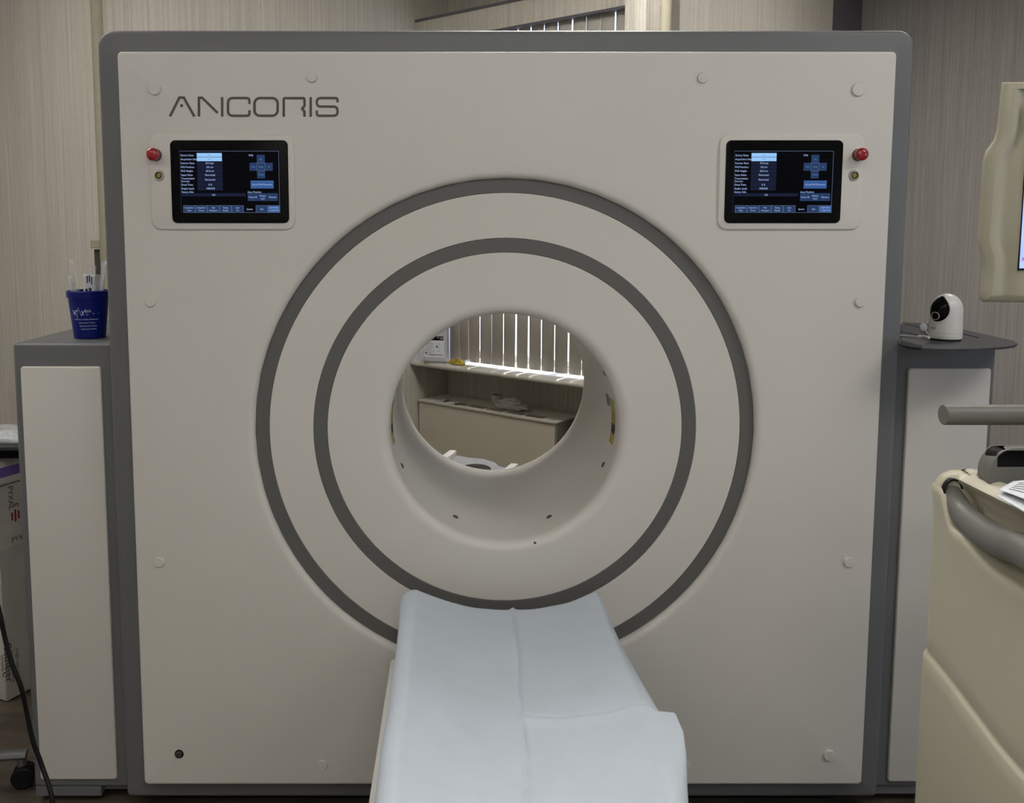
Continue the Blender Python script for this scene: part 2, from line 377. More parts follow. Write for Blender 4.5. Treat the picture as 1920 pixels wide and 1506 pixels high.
# ------------------------------------------------------------------ ceiling lights
lampk = {}
for x, y, k, lab in [(0.15, 0.1, 0.95, 'recessed ceiling light panel above the patient table'), (-1.9, 2.2, 1.8, 'recessed ceiling light panel above the desk at the left'),
                  (0.15, -1.1, 1.6, 'recessed ceiling light panel nearest the front wall'), (-1.7, 0.0, 1.3, 'recessed ceiling light panel at the left of the room'),
                  (2.05, 0.7, 2.0, 'recessed ceiling light panel at the right of the room'),
                  (0.36, 2.62, 6.0, 'recessed ceiling light panel behind the scanner'), (2.0, 3.0, 2.6, 'recessed ceiling light panel over the right cabinet')]:
    s_ = thing('ceiling_light', (x, y, CE-0.02), lab, 'light', 'recessed ceiling lights')
    m = MB(); hx, hy = 0.6, 0.3
    if k not in lampk: lampk[k] = mat('light_diffuser', (1.0, 0.965, 0.90), 0.6, emit=LAMP*k, var=0.005)
    lampm = lampk[k]
    if x in (2.0, 0.36): hx = 0.3
    for bb in [(-hx-.02, hx+.02, -hy-.02, -hy), (-hx-.02, hx+.02, hy, hy+.02), (-hx-.02, -hx, -hy, hy), (hx, hx+.02, -hy, hy)]:
        m.box(x+bb[0], x+bb[1], y+bb[2], y+bb[3], CE-0.02, CE-0.001)
    m.build('light_frame', whiteb, s_, smooth=0)
    m = MB(); m.box(x-hx, x+hx, y-hy, y+hy, CE-0.012, CE-0.004); m.build('light_diffuser', lampm, s_, smooth=0)

# ------------------------------------------------------------------ scanner
Y0 = 1.95; CX, CZ = 0.107, 0.933; REC = 0.015; YB = 2.615
sc = thing('pet_scanner', (CX, 2.28, 0), 'large square white medical ring scanner with slate grey frame and round bore', 'scanner')
# grey frame: hollow rounded shell with a round passage
def circ_loft(mb, outer, rings_outer, rings_inner, mi=0): pass
outer = rrect(-0.783, 0.996, 0.043, 1.813, [0.012, 0.036, 0.036, 0.012], 6, 14)
def circ(pts, r): 
    o = []
    for x, z in pts:
        a = math.atan2(z-CZ, x-CX); o.append((CX+r*math.cos(a), CZ+r*math.sin(a)))
    return o
def ringv(pts, y): return [Vector((x, y, z)) for x, z in pts]
m = MB(); YF = Y0+0.032
rg = [ringv(circ(outer, 0.55), YF+0.05), ringv(circ(outer, 0.60), YF+0.0001), ringv(inset(outer, 0.012), YF)]
for k in range(1, 5):
    a = k/4*PI/2; rg.append(ringv(inset(outer, 0.010*(1-math.sin(a))) if k < 4 else outer, YF+0.010*(1-math.cos(a))))
rg += [ringv(outer, YB-0.01), ringv(inset(outer, 0.01), YB), ringv(circ(outer, 0.275), YB), ringv(circ(outer, 0.275), YB-0.02)]
m.loft(rg); m.build('gantry_frame', grey, sc)
m = MB(); m.box(-0.70, 0.92, YF+0.06, YB-0.05, 0.001, 0.06); m.build('base_plinth', blackr, sc)
# white front panel with round cut-out
po = rrect(-0.728, 0.942, 0.096, 1.761, 0.010, 5, 16)
m = MB(); rg = [ringv(circ(po, 0.560), Y0+0.035), ringv(circ(po, 0.5605), Y0+REC)]
for k in range(1, 7):
    a = k/6*PI/2; rg.append(ringv(circ(po, 0.5605+0.015*(1-math.cos(a))), Y0+REC*(1-math.sin(a))))
rg.append(ringv(circ(po, 0.59), Y0))
rg.append(ringv(inset(po, 0.0065), Y0))
for k in range(1, 5):
    a = k/4*PI/2; rg.append(ringv(inset(po, 0.005*(1-math.sin(a))) if k < 4 else po, Y0+0.005*(1-math.cos(a))))
rg.append(ringv(po, Y0+0.035)); m.loft(rg); m.build('front_panel', white, sc)
# concentric face rings
MY = Matrix.Translation((CX, 0, CZ)) @ Matrix.Rotation(-PI/2, 4, 'X')   # local z -> world +Y
def ann(name, r0, r1, mt, y=Y0+REC, th=0.015, b=0.001):
    m = MB(); m.lathe([(r1, y+th), (r1, y+b), (r1-b, y), (r0+b, y), (r0, y+b), (r0, y+th), (r1, y+th)], MY, 128); return m.build(name, mt, sc)
ann('outer_grey_ring', 0.5292, 0.5600, ringm)
ann('face_ring', 0.4302, 0.5288, white)
ann('inner_grey_ring', 0.3988, 0.4298, ringm)
m = MB(); yf = Y0+REC; fr = 0.024; rb = 0.2605
pf = [(0.3984, yf+0.02), (0.3984, yf+0.001), (0.3974, yf), (rb+fr+0.006, yf)]
for k in range(0, 9):
    a = k/8*PI/2; pf.append((rb+fr*(1-math.sin(a)), yf+fr*(1-math.cos(a))))
pf += [(rb+0.001, yf+0.1), (0.266, yf+0.35), (0.2705, YB-0.012), (0.2725, YB-0.010), (0.2725, YB-0.006), (0.2705, YB-0.004), (0.2705, YB+0.003), (0.277, YB+0.003), (0.277, YB-0.02)]
m.lathe(pf, MY, 128); m.build('bore_liner', white, sc)
# cover caps
for px, py, r in [(290, 166, 12), (585, 144, 10), (1317, 146, 9.5), (1609, 168, 12), (283, 566, 9.5), (1612, 566, 9.5), (299, 1054, 9.5), (1591, 1054, 9.5), (605, 1434, 9.5), (1554, 1416, 11), (1284, 1434, 9.5)]:
    p = P(px, py, Y0); R = r*p.y/F*1.02
    m = MB(); m.lathe([(R, 0), (R, 0.0028), (R*0.92, 0.0045), (0.001, 0.0050)], Matrix.Translation(p) @ Matrix.Rotation(PI/2, 4, 'X'), 32, True, True)
    m.build('screw_cap', white, sc)
p = P(336, 1414, Y0); m = MB()
m.lathe([(0.0105, -0.001), (0.0105, 0.0008), (0.0085, 0.0012)], Matrix.Translation(p) @ Matrix.Rotation(PI/2, 4, 'X'), 28, True, True, 1)
m.lathe([(0.0078, 0.001), (0.0075, 0.0028), (0.005, 0.004), (0.0032, 0.004), (0.003, 0.002)], Matrix.Translation(p) @ Matrix.Rotation(PI/2, 4, 'X'), 28, False, True, 0)
o = m.build('exposed_screw', [mat('screw_steel', (0.16, 0.155, 0.14), 0.35, 0.9), blackr], sc); o['label'] = 'exposed dark steel screw at lower left'
# bore screws and labels
def bore_hit(px, py, r):
    d = ray(px, py); o = Vector((0, 0, H)); best = None
    a = d.x**2+d.z**2; b = 2*((o.x-CX)*d.x+(o.z-CZ)*d.z); c = (o.x-CX)**2+(o.z-CZ)**2-r*r
    D = b*b-4*a*c
    t = (-b+math.sqrt(D))/(2*a); return o+d*t
for px, py, r in [(853, 972, .007), (1031, 972, .007), (751, 875, .007), (1134, 873, .007), (1137, 698, .007), (753, 697, .007), (1003, 1018, .003)]:
    p = bore_hit(px, py, 0.265 if py < 1000 else 0.2605); nrm = Vector((CX-p.x, 0, CZ-p.z)).normalized()
    rr = 0.2605+0.0055*max(0, min(1, (p.y-yf-0.1)/0.25)) if p.y > yf+0.1 else 0.2605
    p = Vector((CX, p.y, CZ))-nrm*rr
    M = Matrix.Translation(p) @ nrm.to_track_quat('Z', 'Y').to_matrix().to_4x4()
    m = MB(); m.lathe([(r, -0.002), (r, 0.001), (r*0.7, 0.0022), (r*0.4, 0.0022), (r*0.35, 0.001)], M, 20, True, True); m.build('bore_screw', MAT['screw_steel'], sc)
def bore_label(name, y0, y1, a0, a1, side, mt):
    m = MB(); r = 0.2605
    def f(u, v):
        a = a0+(a1-a0)*v; a = a if side > 0 else PI-a
        return Vector((CX+(r-0.0006)*math.cos(a), y0+(y1-y0)*u, CZ+(r-0.0006)*math.sin(a)))
    m.grid(f, 2, 8); return m.build(name, mt, sc, solid=0.0006)
for s_, yo in ((1, 0.0), (-1, 0.0)):
    for a0, a1, mt in [(0.075, 0.20, yellow), (-0.01, 0.065, yellow), (-0.10, -0.02, darkink), (-0.20, -0.105, yellow)]:
        o = bore_label('warning_label', Y0+0.085+yo, Y0+0.125+yo, a0, a1, s_, mt)
        o['label'] = 'small yellow and black warning label inside bore'
bore_label('grey_label', Y0+0.155, Y0+0.185, 0.10, 0.205, 1, greyl)
# logo
m = MB()
def zl(p): q = P(260+p[0]/4.364, 130+p[1]/4.364, Y0-0.0006); return q
def lfn(p): return zl(p)
sw = 20
for pts, r, cl in [([(256, 386), (333, 231), (369, 231), (456, 386)], 0, 0), ([(493, 386), (493, 233), (520, 233), (646, 356)], 0, 0), ([(683, 227), (683, 388)], 0, 0),
               ([(906, 283), (906, 235), (731, 235), (731, 380), (906, 380), (906, 335)], 42, 0), ([(1187, 388), (1187, 236), (1357, 236), (1357, 302), (1334, 322), (1357, 342), (1357, 388)], 12, 0),
               ([(1408, 227), (1408, 388)], 0, 0), ([(1627, 270), (1627, 235), (1458, 235), (1458, 305), (1627, 305), (1627, 380), (1458, 380), (1458, 337)], 34, 0)]:
    q = roundpoly(pts, r, 6) if r else [Vector(p) for p in pts]
    stroke(m, q, sw, lfn)
oo = []
for i in range(4):
    cx, cy, a = [(1092, 280, -PI/2), (1092, 335, 0), (993, 335, PI/2), (993, 280, PI)][i]
    for k in range(9): oo.append((cx+45*math.cos(a+PI/2*k/8), cy+45*math.sin(a+PI/2*k/8)))
stroke(m, oo, sw, lfn, closed=True)
m.add([lfn(p) for p in [(340, 286), (362, 286), (362, 307), (340, 307)]], [(0, 1, 2, 3)])
o = m.build('lettering', logo, sc, smooth=0, solid=0.0008); o['label'] = 'grey ANCORIS lettering'
# control panels
dm = [mat('display_black', lin(9, 10, 16), 0.3, emit=0.6), mat('display_navy', lin(24, 30, 52), 0.4, emit=1.0), mat('display_blue', lin(40, 60, 96), 0.4, emit=1.0),
      mat('display_bright_blue', lin(58, 92, 148), 0.4, emit=1.0), mat('display_cyan', lin(150, 198, 248), 0.4, emit=1.0), mat('display_text', lin(168, 190, 240), 0.4, emit=1.0),
      mat('display_line', lin(92, 104, 134), 0.4, emit=1.0), mat('display_dim_text', lin(84, 130, 180), 0.4, emit=1.0)]
for mm in dm: mm.node_tree.nodes['Principled BSDF'].inputs['Base Color'].default_value = (0, 0, 0, 1); mm.node_tree.nodes['Principled BSDF'].inputs['Specular IOR Level'].default_value = 0.05; [mm.node_tree.links.remove(l) for l in list(mm.node_tree.links) if l.to_socket.name == 'Base Color']
def control(side):
    dx = 0.0 if side < 0 else 1.1963
    a = P(277, 252, Y0); b = P(553, 431, Y0)
    X0 = P(279, 252, Y0).x; X1 = P(552, 300, Y0).x; Z1 = a.z; Z0 = b.z
    if side > 0: X0, X1 = 2*CX-X1, 2*CX-X0
    root = MB(); root.plate(rrect(X0, X1, Z0, Z1, 0.022, 8), Y0-0.0045, Y0+0.002, 0.003)
    bz = root.build('control_panel', white, sc); bz['label'] = 'touchscreen control panel at upper ' + ('left' if side < 0 else 'right')
    bX0 = P(320, 264, Y0).x; bX1 = P(539.5, 264, Y0).x+0.001; bZ1 = P(0, 263.5, Y0).z; bZ0 = P(0, 418.5, Y0).z
    if side > 0: bX0 += dx+0.003; bX1 += dx+0.001
    mb = MB(); mb.plate(rrect(bX0, bX1, bZ0, bZ1, 0.011, 6), Y0-0.0065, Y0-0.003, 0.0008); mb.build('screen_bezel', black, bz)
    yd = Y0-0.0070
    L = -0.5985+dx; R = -0.3843+dx; T = P(0, 284, Y0).z; B = P(0, 399, Y0).z
    d = MB(); k = [0]
    # display layout in the pixels of an enlarged crop: x 158..1745 , y 197..1183
    def fn(p): k_ = fn.l; return Vector((L+(p.x-165)/(1750-165)*(R-L), yd-0.00004*k_, T+(p.y-200)/(1183-200)*(B-T)))
    def tf(p): return Vector((L+(p.x-165)/(1750-165)*(R-L), yd-0.0006, T+(-p.y-200)/(1183-200)*(B-T)))
    def rect(x0, y0, x1, y1, mi, l=1):
        fn.l = l; d.add([fn(Vector(q)) for q in [(x0, y0), (x1, y0), (x1, y1), (x0, y1)]], [(0, 1, 2, 3)], mi)
    def tx(s, x, y, size=40, mi=5, al='LEFT'): text(d, s, size, x, -y, tf, al, mi, 0.92)
    rect(160, 195, 1752, 1190, 0, 0)
    rect(165, 197, 1750, 203, 6); rect(1744, 203, 1750, 1183, 6); rect(165, 203, 169, 1183, 2)
    rows = [(267, 'Gantry State:'), (330, 'Acquisition State:'), (392, 'Scanner Rate:'), (455, 'PHS Position:'), (517, 'PHS Height:'), (580, 'Septa State:'), (637, 'Transmission'), (680, 'Sources:'), (737, 'Dead Time:'), (797, 'Singles (cps):'), (853, 'Gantry Info:')]
    for y, s_ in rows: tx(s_, 180, y, 44)
    rect(440, 375, 845, 825, 1)
    for y in (422, 485, 547, 608, 695, 765): rect(440, y-2, 845, y+2, 0, 3)
    rect(440, 230, 840, 292, 4, 3); rect(440, 298, 840, 360, 4, 3)
    tx('OK', 640, 265, 34, 7, 'CENTER'); tx('IDLE', 640, 330, 34, 7, 'CENTER')
    for y, s_ in [(392, '0.0 kcps'), (455, '0.0 cm'), (517, '65.0 cm'), (580, 'Retracted'), (655, 'Retracted'), (737, '0 %'), (797, '1000240')]: tx(s_, 645, y, 44, 5, 'CENTER')
    rect(190, 870, 1205, 922, 1); tx('OK', 695, 900, 42, 5, 'CENTER')
    tx('PHS:', 1270, 268, 42)
    rect(1396, 258, 1524, 635, 2); rect(1278, 385, 1648, 512, 2, 2)
    for q in [(1396, 383, 1524, 388), (1396, 508, 1524, 513), (1394, 385, 1399, 512), (1522, 385, 1527, 512)]: rect(*q, 6, 3)
    for s_, x, y in [('Up', 1460, 328), ('Out', 1338, 450), ('Stop', 1462, 450), ('In', 1588, 450), ('Down', 1466, 574)]: tx(s_, x, y, 42, 7, 'CENTER')
    rect(1290, 668, 1658, 795, 3); tx('Unlock PHS Movement', 1474, 733, 37, 5, 'CENTER')
    tx('Auto Position:', 1238, 853, 42)
    rect(1238, 870, 1722, 995, 2); rect(1400, 870, 1404, 995, 0, 3); rect(1558, 870, 1562, 995, 0, 3)
    tx('Home All', 1320, 935, 38, 5, 'CENTER'); tx('Wheel-', 1480, 915, 38, 5, 'CENTER'); tx('chair', 1480, 958, 38, 5, 'CENTER'); tx('Phantom', 1640, 935, 38, 5, 'CENTER')
    tabs = [('Acquisition', 'State'), ('Acquisition', 'Curves'), ('Bed', 'Histogram'), ('Gating', 'Display'), ('Laser', 'On'), ('System', ''), ('Info', ''), ('08/07/2025', '11:06:02 PM')]
    for i, (a_, b_) in enumerate(tabs):
        x0 = 200+i*194; x1 = x0+194
        if i != 5:
            rect(x0, 1066, x1, 1183, 2 if i < 7 else 3, 2); rect(x0, 1066, x1, 1072, 6, 4); rect(x0, 1066, x0+6, 1183, 6, 4); rect(x1-6, 1066, x1, 1183, 6, 4)
        rect(x0, 1177, x1, 1183, 6, 4)
        xm = (x0+x1)/2
        if b_: tx(a_, xm, 1104, 34, 5, 'CENTER'); tx(b_, xm, 1148, 34, 5, 'CENTER')
        else: tx(a_, xm, 1128, 38, 5, 'CENTER')
    o = d.build('display', dm, bz, smooth=0)
    for v in o.data.vertices: pass
    # red mushroom button and ringed indicator
    bp = P(293, 291, Y0); ip = P(299.5, 329.5, Y0)
    if side > 0: bp.x = 2*CX-bp.x+0.001; ip.x = 2*CX-ip.x
    RX = Matrix.Rotation(PI/2, 4, 'X')
    mb = MB(); mb.lathe([(0.0105, 0.002), (0.0105, 0.008), (0.008, 0.009), (0.008, 0.014), (0.0125, 0.015), (0.0138, 0.020), (0.0132, 0.025), (0.0100, 0.0285), (0.005, 0.030), (0.0005, 0.0305)], Matrix.Translation(bp) @ RX, 32, True, True)
    o = mb.build('emergency_stop_button', redm, bz); o['label'] = 'red mushroom stop button'
    mb = MB(); mb.lathe([(0.0135, 0.003), (0.0135, 0.005)], Matrix.Translation(bp) @ RX, 32, True, True); mb.build('button_collar', castm, bz)
    mb = MB(); mb.lathe([(0.0118, 0.003), (0.0118, 0.006), (0.0098, 0.0085), (0.0078, 0.0085), (0.0072, 0.006), (0.0072, 0.003)], Matrix.Translation(ip) @ RX, 32)
    o = mb.build('indicator_ring', chrome, bz)
    mb = MB(); mb.lathe([(0.0072, 0.004), (0.0072, 0.0065)], Matrix.Translation(ip) @ RX, 24, True, True); mb.build('indicator_gasket', blackr, bz)
    mb = MB(); mb.lathe([(0.0054, 0.0066), (0.0054, 0.0078), (0.0048, 0.0082)], Matrix.Translation(ip) @ RX, 24, True, True); o = mb.build('indicator_lens', amber, bz); o['label'] = 'amber indicator lens'
control(-1); control(1)

# ------------------------------------------------------------------ side cabinets
ZC = 1.122; YC = 2.02
lc = thing('side_cabinet', (-0.905, 2.35, 0), 'tall narrow grey cabinet with white door left of the scanner, blue cup on top', 'cabinet', 'cabinets beside the scanner')
m = MB(); m.box(-1.0185, -0.790, YC, 2.70, 0.045, ZC); m.build('cabinet_body', grey, lc, bevel=0.006)
m = MB(); m.box(-1.0185, -0.86, YC+0.004, 2.69, 0.018, 0.044); m.box(-0.859, -0.792, YC+0.02, 2.69, 0.025, 0.044); m.build('skirting', grey, lc, bevel=0.002)
m = MB(); m.box(-0.99, -0.82, YC+0.05, 2.65, 0.001, 0.017); m.build('base_plinth', blackr, lc)
def cpanel(par, x0, x1, y0, y1, nm):
    m = MB(); m.plate(rrect(x0, x1, y0, y1, 0.007, 5), YC-0.007, YC+0.002, 0.003); return m.build(nm, white, par)
cpanel(lc, P(40, 687, YC).x, P(190, 687, YC).x, P(70, 1459, YC).z, P(40, 687, YC).z, 'door_panel')
rc = thing('side_cabinet', (1.12, 2.35, 0), 'tall narrow grey cabinet with white door right of the scanner, dark board on top', 'cabinet', 'cabinets beside the scanner')
m = MB(); m.box(1.003, 1.236, YC, 2.65, 0.045, ZC); m.build('cabinet_body', grey, rc, bevel=0.006)
m = MB(); m.box(1.003, 1.236, YC+0.006, 2.64, 0.022, 0.044); m.build('skirting', grey, rc, bevel=0.002)
m = MB(); m.box(1.03, 1.21, YC+0.05, 2.6, 0.001, 0.021); m.build('base_plinth', blackr, rc)
cpanel(rc, P(1702, 690, YC).x, P(1856, 690, YC).x, P(1668, 1463, YC).z, P(1702, 690, YC).z, 'door_panel')

# board on right cabinet
zb_ = ZC+0.002
out = [PZ(x, y, zb_+0.008) for x, y in [(1688, 650), (1720, 652), (1780, 654), (1830, 653), (1880, 650), (1902, 647), (1908, 643), (1900, 638), (1860, 629), (1800, 616), (1745, 607), (1692, 603)]]
m = MB(); m.loft([[Vector((v.x, v.y, z)) for v in out] for z in (zb_+0.002, zb_+0.003, zb_+0.006)] + [[Vector((v.x*0.998+0.0025, v.y, zb_+0.007)) for v in out]], True, True, True)
bd = m.build('shelf_board', board, smooth=30, world=(1.1, 2.1, zb_)); tag(bd, 'thin dark slate board overhanging top of right grey cabinet', 'board')
for a_, b_ in (((1697, 608), (1733, 616)), ((1800, 625), (1835, 634)), ((1690, 622), (1728, 630))):
    p0 = PZ(*a_, zb_+0.0072); p1 = PZ(*b_, zb_+0.0072); m = MB(); m.tube([p0, p1], 0.0012, 6); m.build('slot', blackr, bd)
zt = zb_+0.0072

# home camera
base = PZ(1772, 637, zt); 
wc = thing('security_camera', base, 'small white dome camera with black eye on dark board', 'camera')
wc.rotation_euler = (0, 0, 0)
m = MB(); m.lathe([(0.030, 0.0), (0.033, 0.0012), (0.033, 0.004)], None, 40, True, True); m.build('foot', blackr, wc, world=False)
m = MB(); n = 48
prof = [(0.0335, .004), (0.0345, .008), (0.0345, .016), (0.0338, .0165), (0.0338, .0175), (0.0345, .018), (0.0340, .04), (0.0335, .058)]
prof += [(0.0335*math.cos(a)+0.0003, .066+.040*math.sin(a)) for a in [PI/2*i/12 for i in range(0, 13)]]
m.lathe(prof, Matrix.Rotation(0, 4, 'X'), n, True, True)
ob = m.build('shell', whiteb, wc, world=False)
A0 = math.radians(209); HA = math.radians(44)
def shellr(z): return 0.0342 if z < 0.066 else max(0.004, 0.0338*math.sqrt(max(0.0, 1-((z-0.066)/0.040)**2)))
def eye(rho, ph, off):
    z = 0.0715+rho*math.sin(ph)*0.0295; a = A0+rho*math.cos(ph)*HA; r = shellr(z)+off
    return Vector((r*math.cos(a), r*math.sin(a), z))
m = MB(); m.grid(lambda u, v: eye(u, v*2*PI, 0.0008+0.0030*(1-u*u)), 12, 40); m.build('camera_ball', black, wc, world=False)
m = MB(); m.tube([eye(1.0, 2*PI*i/48, 0.0002) for i in range(49)], 0.0017, 8); m.build('hood_rim', whiteb, wc, world=False)
m = MB()
def lensp(t): 
    a = math.radians(205)+0.0085*math.cos(t)/0.034; z = 0.0560+0.0085*math.sin(t); return Vector(((shellr(z)+0.0040)*math.cos(a), (shellr(z)+0.0040)*math.sin(a), z))
m.tube([lensp(2*PI*i/28) for i in range(29)], 0.0006, 6)
m.build('lens_ring', whiteb, wc, world=False)
m = MB(); vs_, fs_ = textgeo('vtech', 0.0075, 'CENTER')
def wrapc(v, r, a0, zz): a = a0+v.x/r; return Vector((r*math.cos(a), r*math.sin(a), zz+v.y))
m.add([wrapc(v, 0.0349, math.radians(194), 0.028) for v in vs_], fs_); m.build('lettering', darkink, wc, smooth=0, world=False)
# cable, plug, pouch on the board
def onb(px, py, dz=0.003): return PZ(px, py, zt+dz)
m = MB(); m.tube(smoothpath([onb(1688, 629), onb(1700, 630), onb(1715, 631, .004), onb(1722, 631, .005)], 6), 0.0018, 8, mi=0)
m.tube([onb(1722, 631, .005), onb(1730, 631, .005), onb(1742, 633, .006)], [0.0038, 0.0036, 0.0034], 10)
tag(m.build('usb_cable', whiteb, world=onb(1715, 631)), 'white cable and plug running to the white camera', 'cable')
m = MB(); pz = onb(1731, 614, .012)
m.lathe([(0.001, -0.003), (0.009, -0.002), (0.010, 0.0), (0.009, 0.002), (0.001, 0.003)], Matrix.Translation(pz) @ Matrix.Rotation(PI/2, 4, 'X'), 24, True, True)
m.tube(smoothpath([pz+Vector((0.006, 0, -0.006)), onb(1738, 624, .006), onb(1745, 632, .003)], 5), 0.0016, 8)
tag(m.build('round_connector', mat('frosted_white', (0.42, 0.42, 0.44), 0.4), world=pz), 'small round frosted connector on a thin lead beside white camera', 'connector')
m = MB()
def pouchf(u, v): 
    a = onb(1690+u*54, 634+4*(1-u)*v+12*v*(1-0.5*abs(u-.4)), 0.0015); a.z += 0.005*abs(noise.noise(Vector((u*7, v*5, 3))))*math.sin(u*PI)*math.sin(v*PI)+0.002*math.sin(u*PI)*math.sin(v*PI); return a
m.grid(pouchf, 24, 10); tag(m.build('clear_pouch', clear3, world=onb(1715, 640)), 'crumpled clear plastic pouch lying in front of the white cable', 'pouch')
m = MB(); a = PZ(1688, 646, zt); 
m.add([PZ(x, y, zt+0.002) for x, y in [(1688, 638), (1700, 642), (1729, 650), (1727, 654), (1715, 653), (1688, 648)]], [(0, 1, 2, 3, 4, 5)])
tag(m.build('black_strap', blackr, smooth=0, solid=0.003, world=PZ(1705, 648, zt)), 'flat black strap at front left edge of the dark board', 'strap')

# ------------------------------------------------------------------ blue cup and its contents
cc = PZ(169, 633, ZC); cup = thing('plastic_cup', (cc.x, cc.y, ZC), 'dark blue plastic stadium cup with white print on left cabinet', 'cup')
m = MB(); r0, r1, hh = 0.0355, 0.0475, 0.115
m.lathe([(0.001, 0.003), (r0-0.003, 0.003), (r1-0.0035, hh-0.001), (r1-0.002, hh), (r1+0.001, hh-0.001), (r1+0.0022, hh-0.002), (r1+0.0018, hh-0.016), (r1-0.0015, hh-0.0165), (r0+0.0005, 0.002), (r0-0.002, 0.0005), (0.001, 0.001)], None, 64)
m.build('cup_body', blue, cup, world=False)
m = MB()
def wrap(p):   # p in cup label pixels (crop 7.92 px per photo px) -> cone
    hx = (p.x-560)/7.92/779; z = (1320-p.y)/7.92/779*1.0
    r = r0+(r1-r0)*z/hh+0.0004; a = -PI/2+hx/r*1.02; return Vector((r*math.cos(a), r*math.sin(a), z))
stroke(m, [(375, 958), (440, 958), (462, 925), (488, 1010), (512, 850), (555, 970), (572, 925), (580, 955), (640, 955), (720, 940), (800, 935)], 8, wrap)
stroke(m, [(405, 890), (435, 940), (462, 890), (486, 905), (500, 885)], 10, wrap)
stroke(m, [(560, 895), (575, 925), (600, 905), (612, 880), (620, 930)], 9, wrap)
for s_, x, y, sz in [('EIX', 625, 905, 46), ('Ambulatory Cardiac Monitoring', 430, 1025, 27), ('Sleep Apnea Testing', 508, 1075, 27), ('Hypertension Testing', 515, 1122, 27), ('Sudomotor Testing', 532, 1168, 27)]:
    vs_, fs_ = textgeo(s_, sz); m.add([wrap(Vector((x+v.x, y-v.y))) for v in vs_], fs_)
m.build('printed_logo', ink, cup, smooth=0, world=False)
def leaf(name, px0, py0, px1, py1, wpx, Y, mt, label, cat, seed, curl=0.004, extra=None):
    a = P(px0, py0, Y+0.01); b = P(px1, py1, Y); m = MB(); wv = wpx/779
    ax = (b-a); sd = Vector((ax.z, 0, -ax.x)).normalized()
    def f(u, v):
        k = 1-0.25*(1-v)
        return a+ax*v+sd*wv*k*(u-0.5)+Vector((0, curl*math.sin(u*PI*1.5+seed)*v+0.003*noise.noise(Vector((u*4, v*5, seed))), 0))
    m.grid(f, 10, 16); o = m.build(name, mt, solid=0.0006, world=a); tag(o, label, cat, 'packets standing in the blue cup')
    if extra:
        e = MB()
        for s_, u0, v0, u1, v1 in extra:
            def g_(uu, vv, u0=u0, v0=v0, u1=u1, v1=v1): return f(u0+(u1-u0)*uu, v0+(v1-v0)*vv)+Vector((0, -0.0012, 0))
            e.grid(g_, 2, 2)
        e.build('print', darkink, o)
    return o
leaf('sterile_packet', 148, 622, 137, 487, 18, cc.y+0.008, clear, 'tallest clear pouch rising at the left of the blue cup', 'packet', 1)
leaf('sterile_packet', 150, 620, 132, 517, 13, cc.y-0.012, clear2, 'frosted tube packet leaning over left rim of blue cup', 'packet', 2)
leaf('sterile_packet', 168, 620, 167, 514, 22, cc.y+0.002, paper, 'white paper packet with dark print in middle of blue cup', 'packet', 3, 0.001, [('', .3, .84, .42, .97), ('', .5, .86, .6, .98), ('', .7, .82, .78, .95), ('', .5, .68, .72, .76), ('', .2, .66, .4, .74)])
leaf('sterile_packet', 172, 618, 174, 498, 12, cc.y+0.020, clear, 'clear pouch behind the printed white packet in blue cup', 'packet', 4)
leaf('sterile_packet', 178, 620, 187, 515, 16, cc.y-0.008, clear2, 'wide frosted packet at right inside blue cup', 'packet', 5)
leaf('sterile_packet', 182, 622, 196, 490, 9, cc.y+0.016, paper, 'narrow white paper strip at right edge of blue cup', 'packet', 6, 0.002)

# ------------------------------------------------------------------ patient table and sheet
tb = thing('patient_table', (0.107, 1.1, 0), 'white sliding patient table in front of the scanner under a sheet', 'table')
def sect(sh=0): return [(x_, z_-0.016) for x_, z_ in [(-0.108+sh, 0.540), (-0.107+sh, 0.572), (-0.090+sh, 0.586), (-0.06, 0.581), (0.0, 0.563), (0.06, 0.551), (0.107, 0.547), (0.154, 0.551), (0.214, 0.563), (0.27, 0.581), (0.298-sh, 0.588), (0.313-sh, 0.575), (0.314-sh, 0.540), (0.25, 0.52), (0.107, 0.505), (-0.03, 0.52)]]
m = MB(); m.loft([[Vector((x, y, z)) for x, z in sect(s)] for y, s in ((0.42, 0.01), (0.44, 0), (1.84, 0), (1.857, 0.01))], True, True, True); m.build('tabletop', whiteb, tb)
m = MB(); m.box(-0.145, 0.358, 0.46, 1.857, 0.36, 0.45); m.box(-0.10, 0.31, 0.5, 1.84, 0.45, 0.495); m.build('slide_rail', whiteb, tb, bevel=0.006)
m = MB(); m.box(-0.08, 0.29, 0.7, 1.7, 0.03, 0.36); m.build('pedestal', white, tb, bevel=0.02)
m = MB(); m.box(-0.14, 0.35, 0.55, 1.80, 0.001, 0.045); m.build('base_plate', grey, tb, bevel=0.006)
ysn = [1.872, 1.75, 1.64, 1.5, 1.418, 1.398, 1.390, 1.33, 1.28, 1.22, 1.14, 1.0, .8, .6, .46]
xrn = [.318, .318, .322, .333, .341, .344, .358, .357, .349, .335, .318, .312, .315, .318, .318]
zrn = [.0, .0, .0, .0, .0, .0, .012, .012, .008, .002, 0, 0, 0, 0, 0]
xln = [-.125, -.119, -.117, -.116, -.116, -.116, -.117, -.118, -.117, -.116, -.115, -.115, -.115, -.115, -.115]
def lerp(ys, xs, y):
    for i in range(len(ys)-1):
        if ys[i] >= y >= ys[i+1]:
            t = (ys[i]-y)/(ys[i]-ys[i+1]); return xs[i]+(xs[i+1]-xs[i])*t
    return xs[-1] if y < ys[-1] else xs[0]
NV = 300; yl = [1.872-(1.872-0.46)*i/NV for i in range(NV+1)]
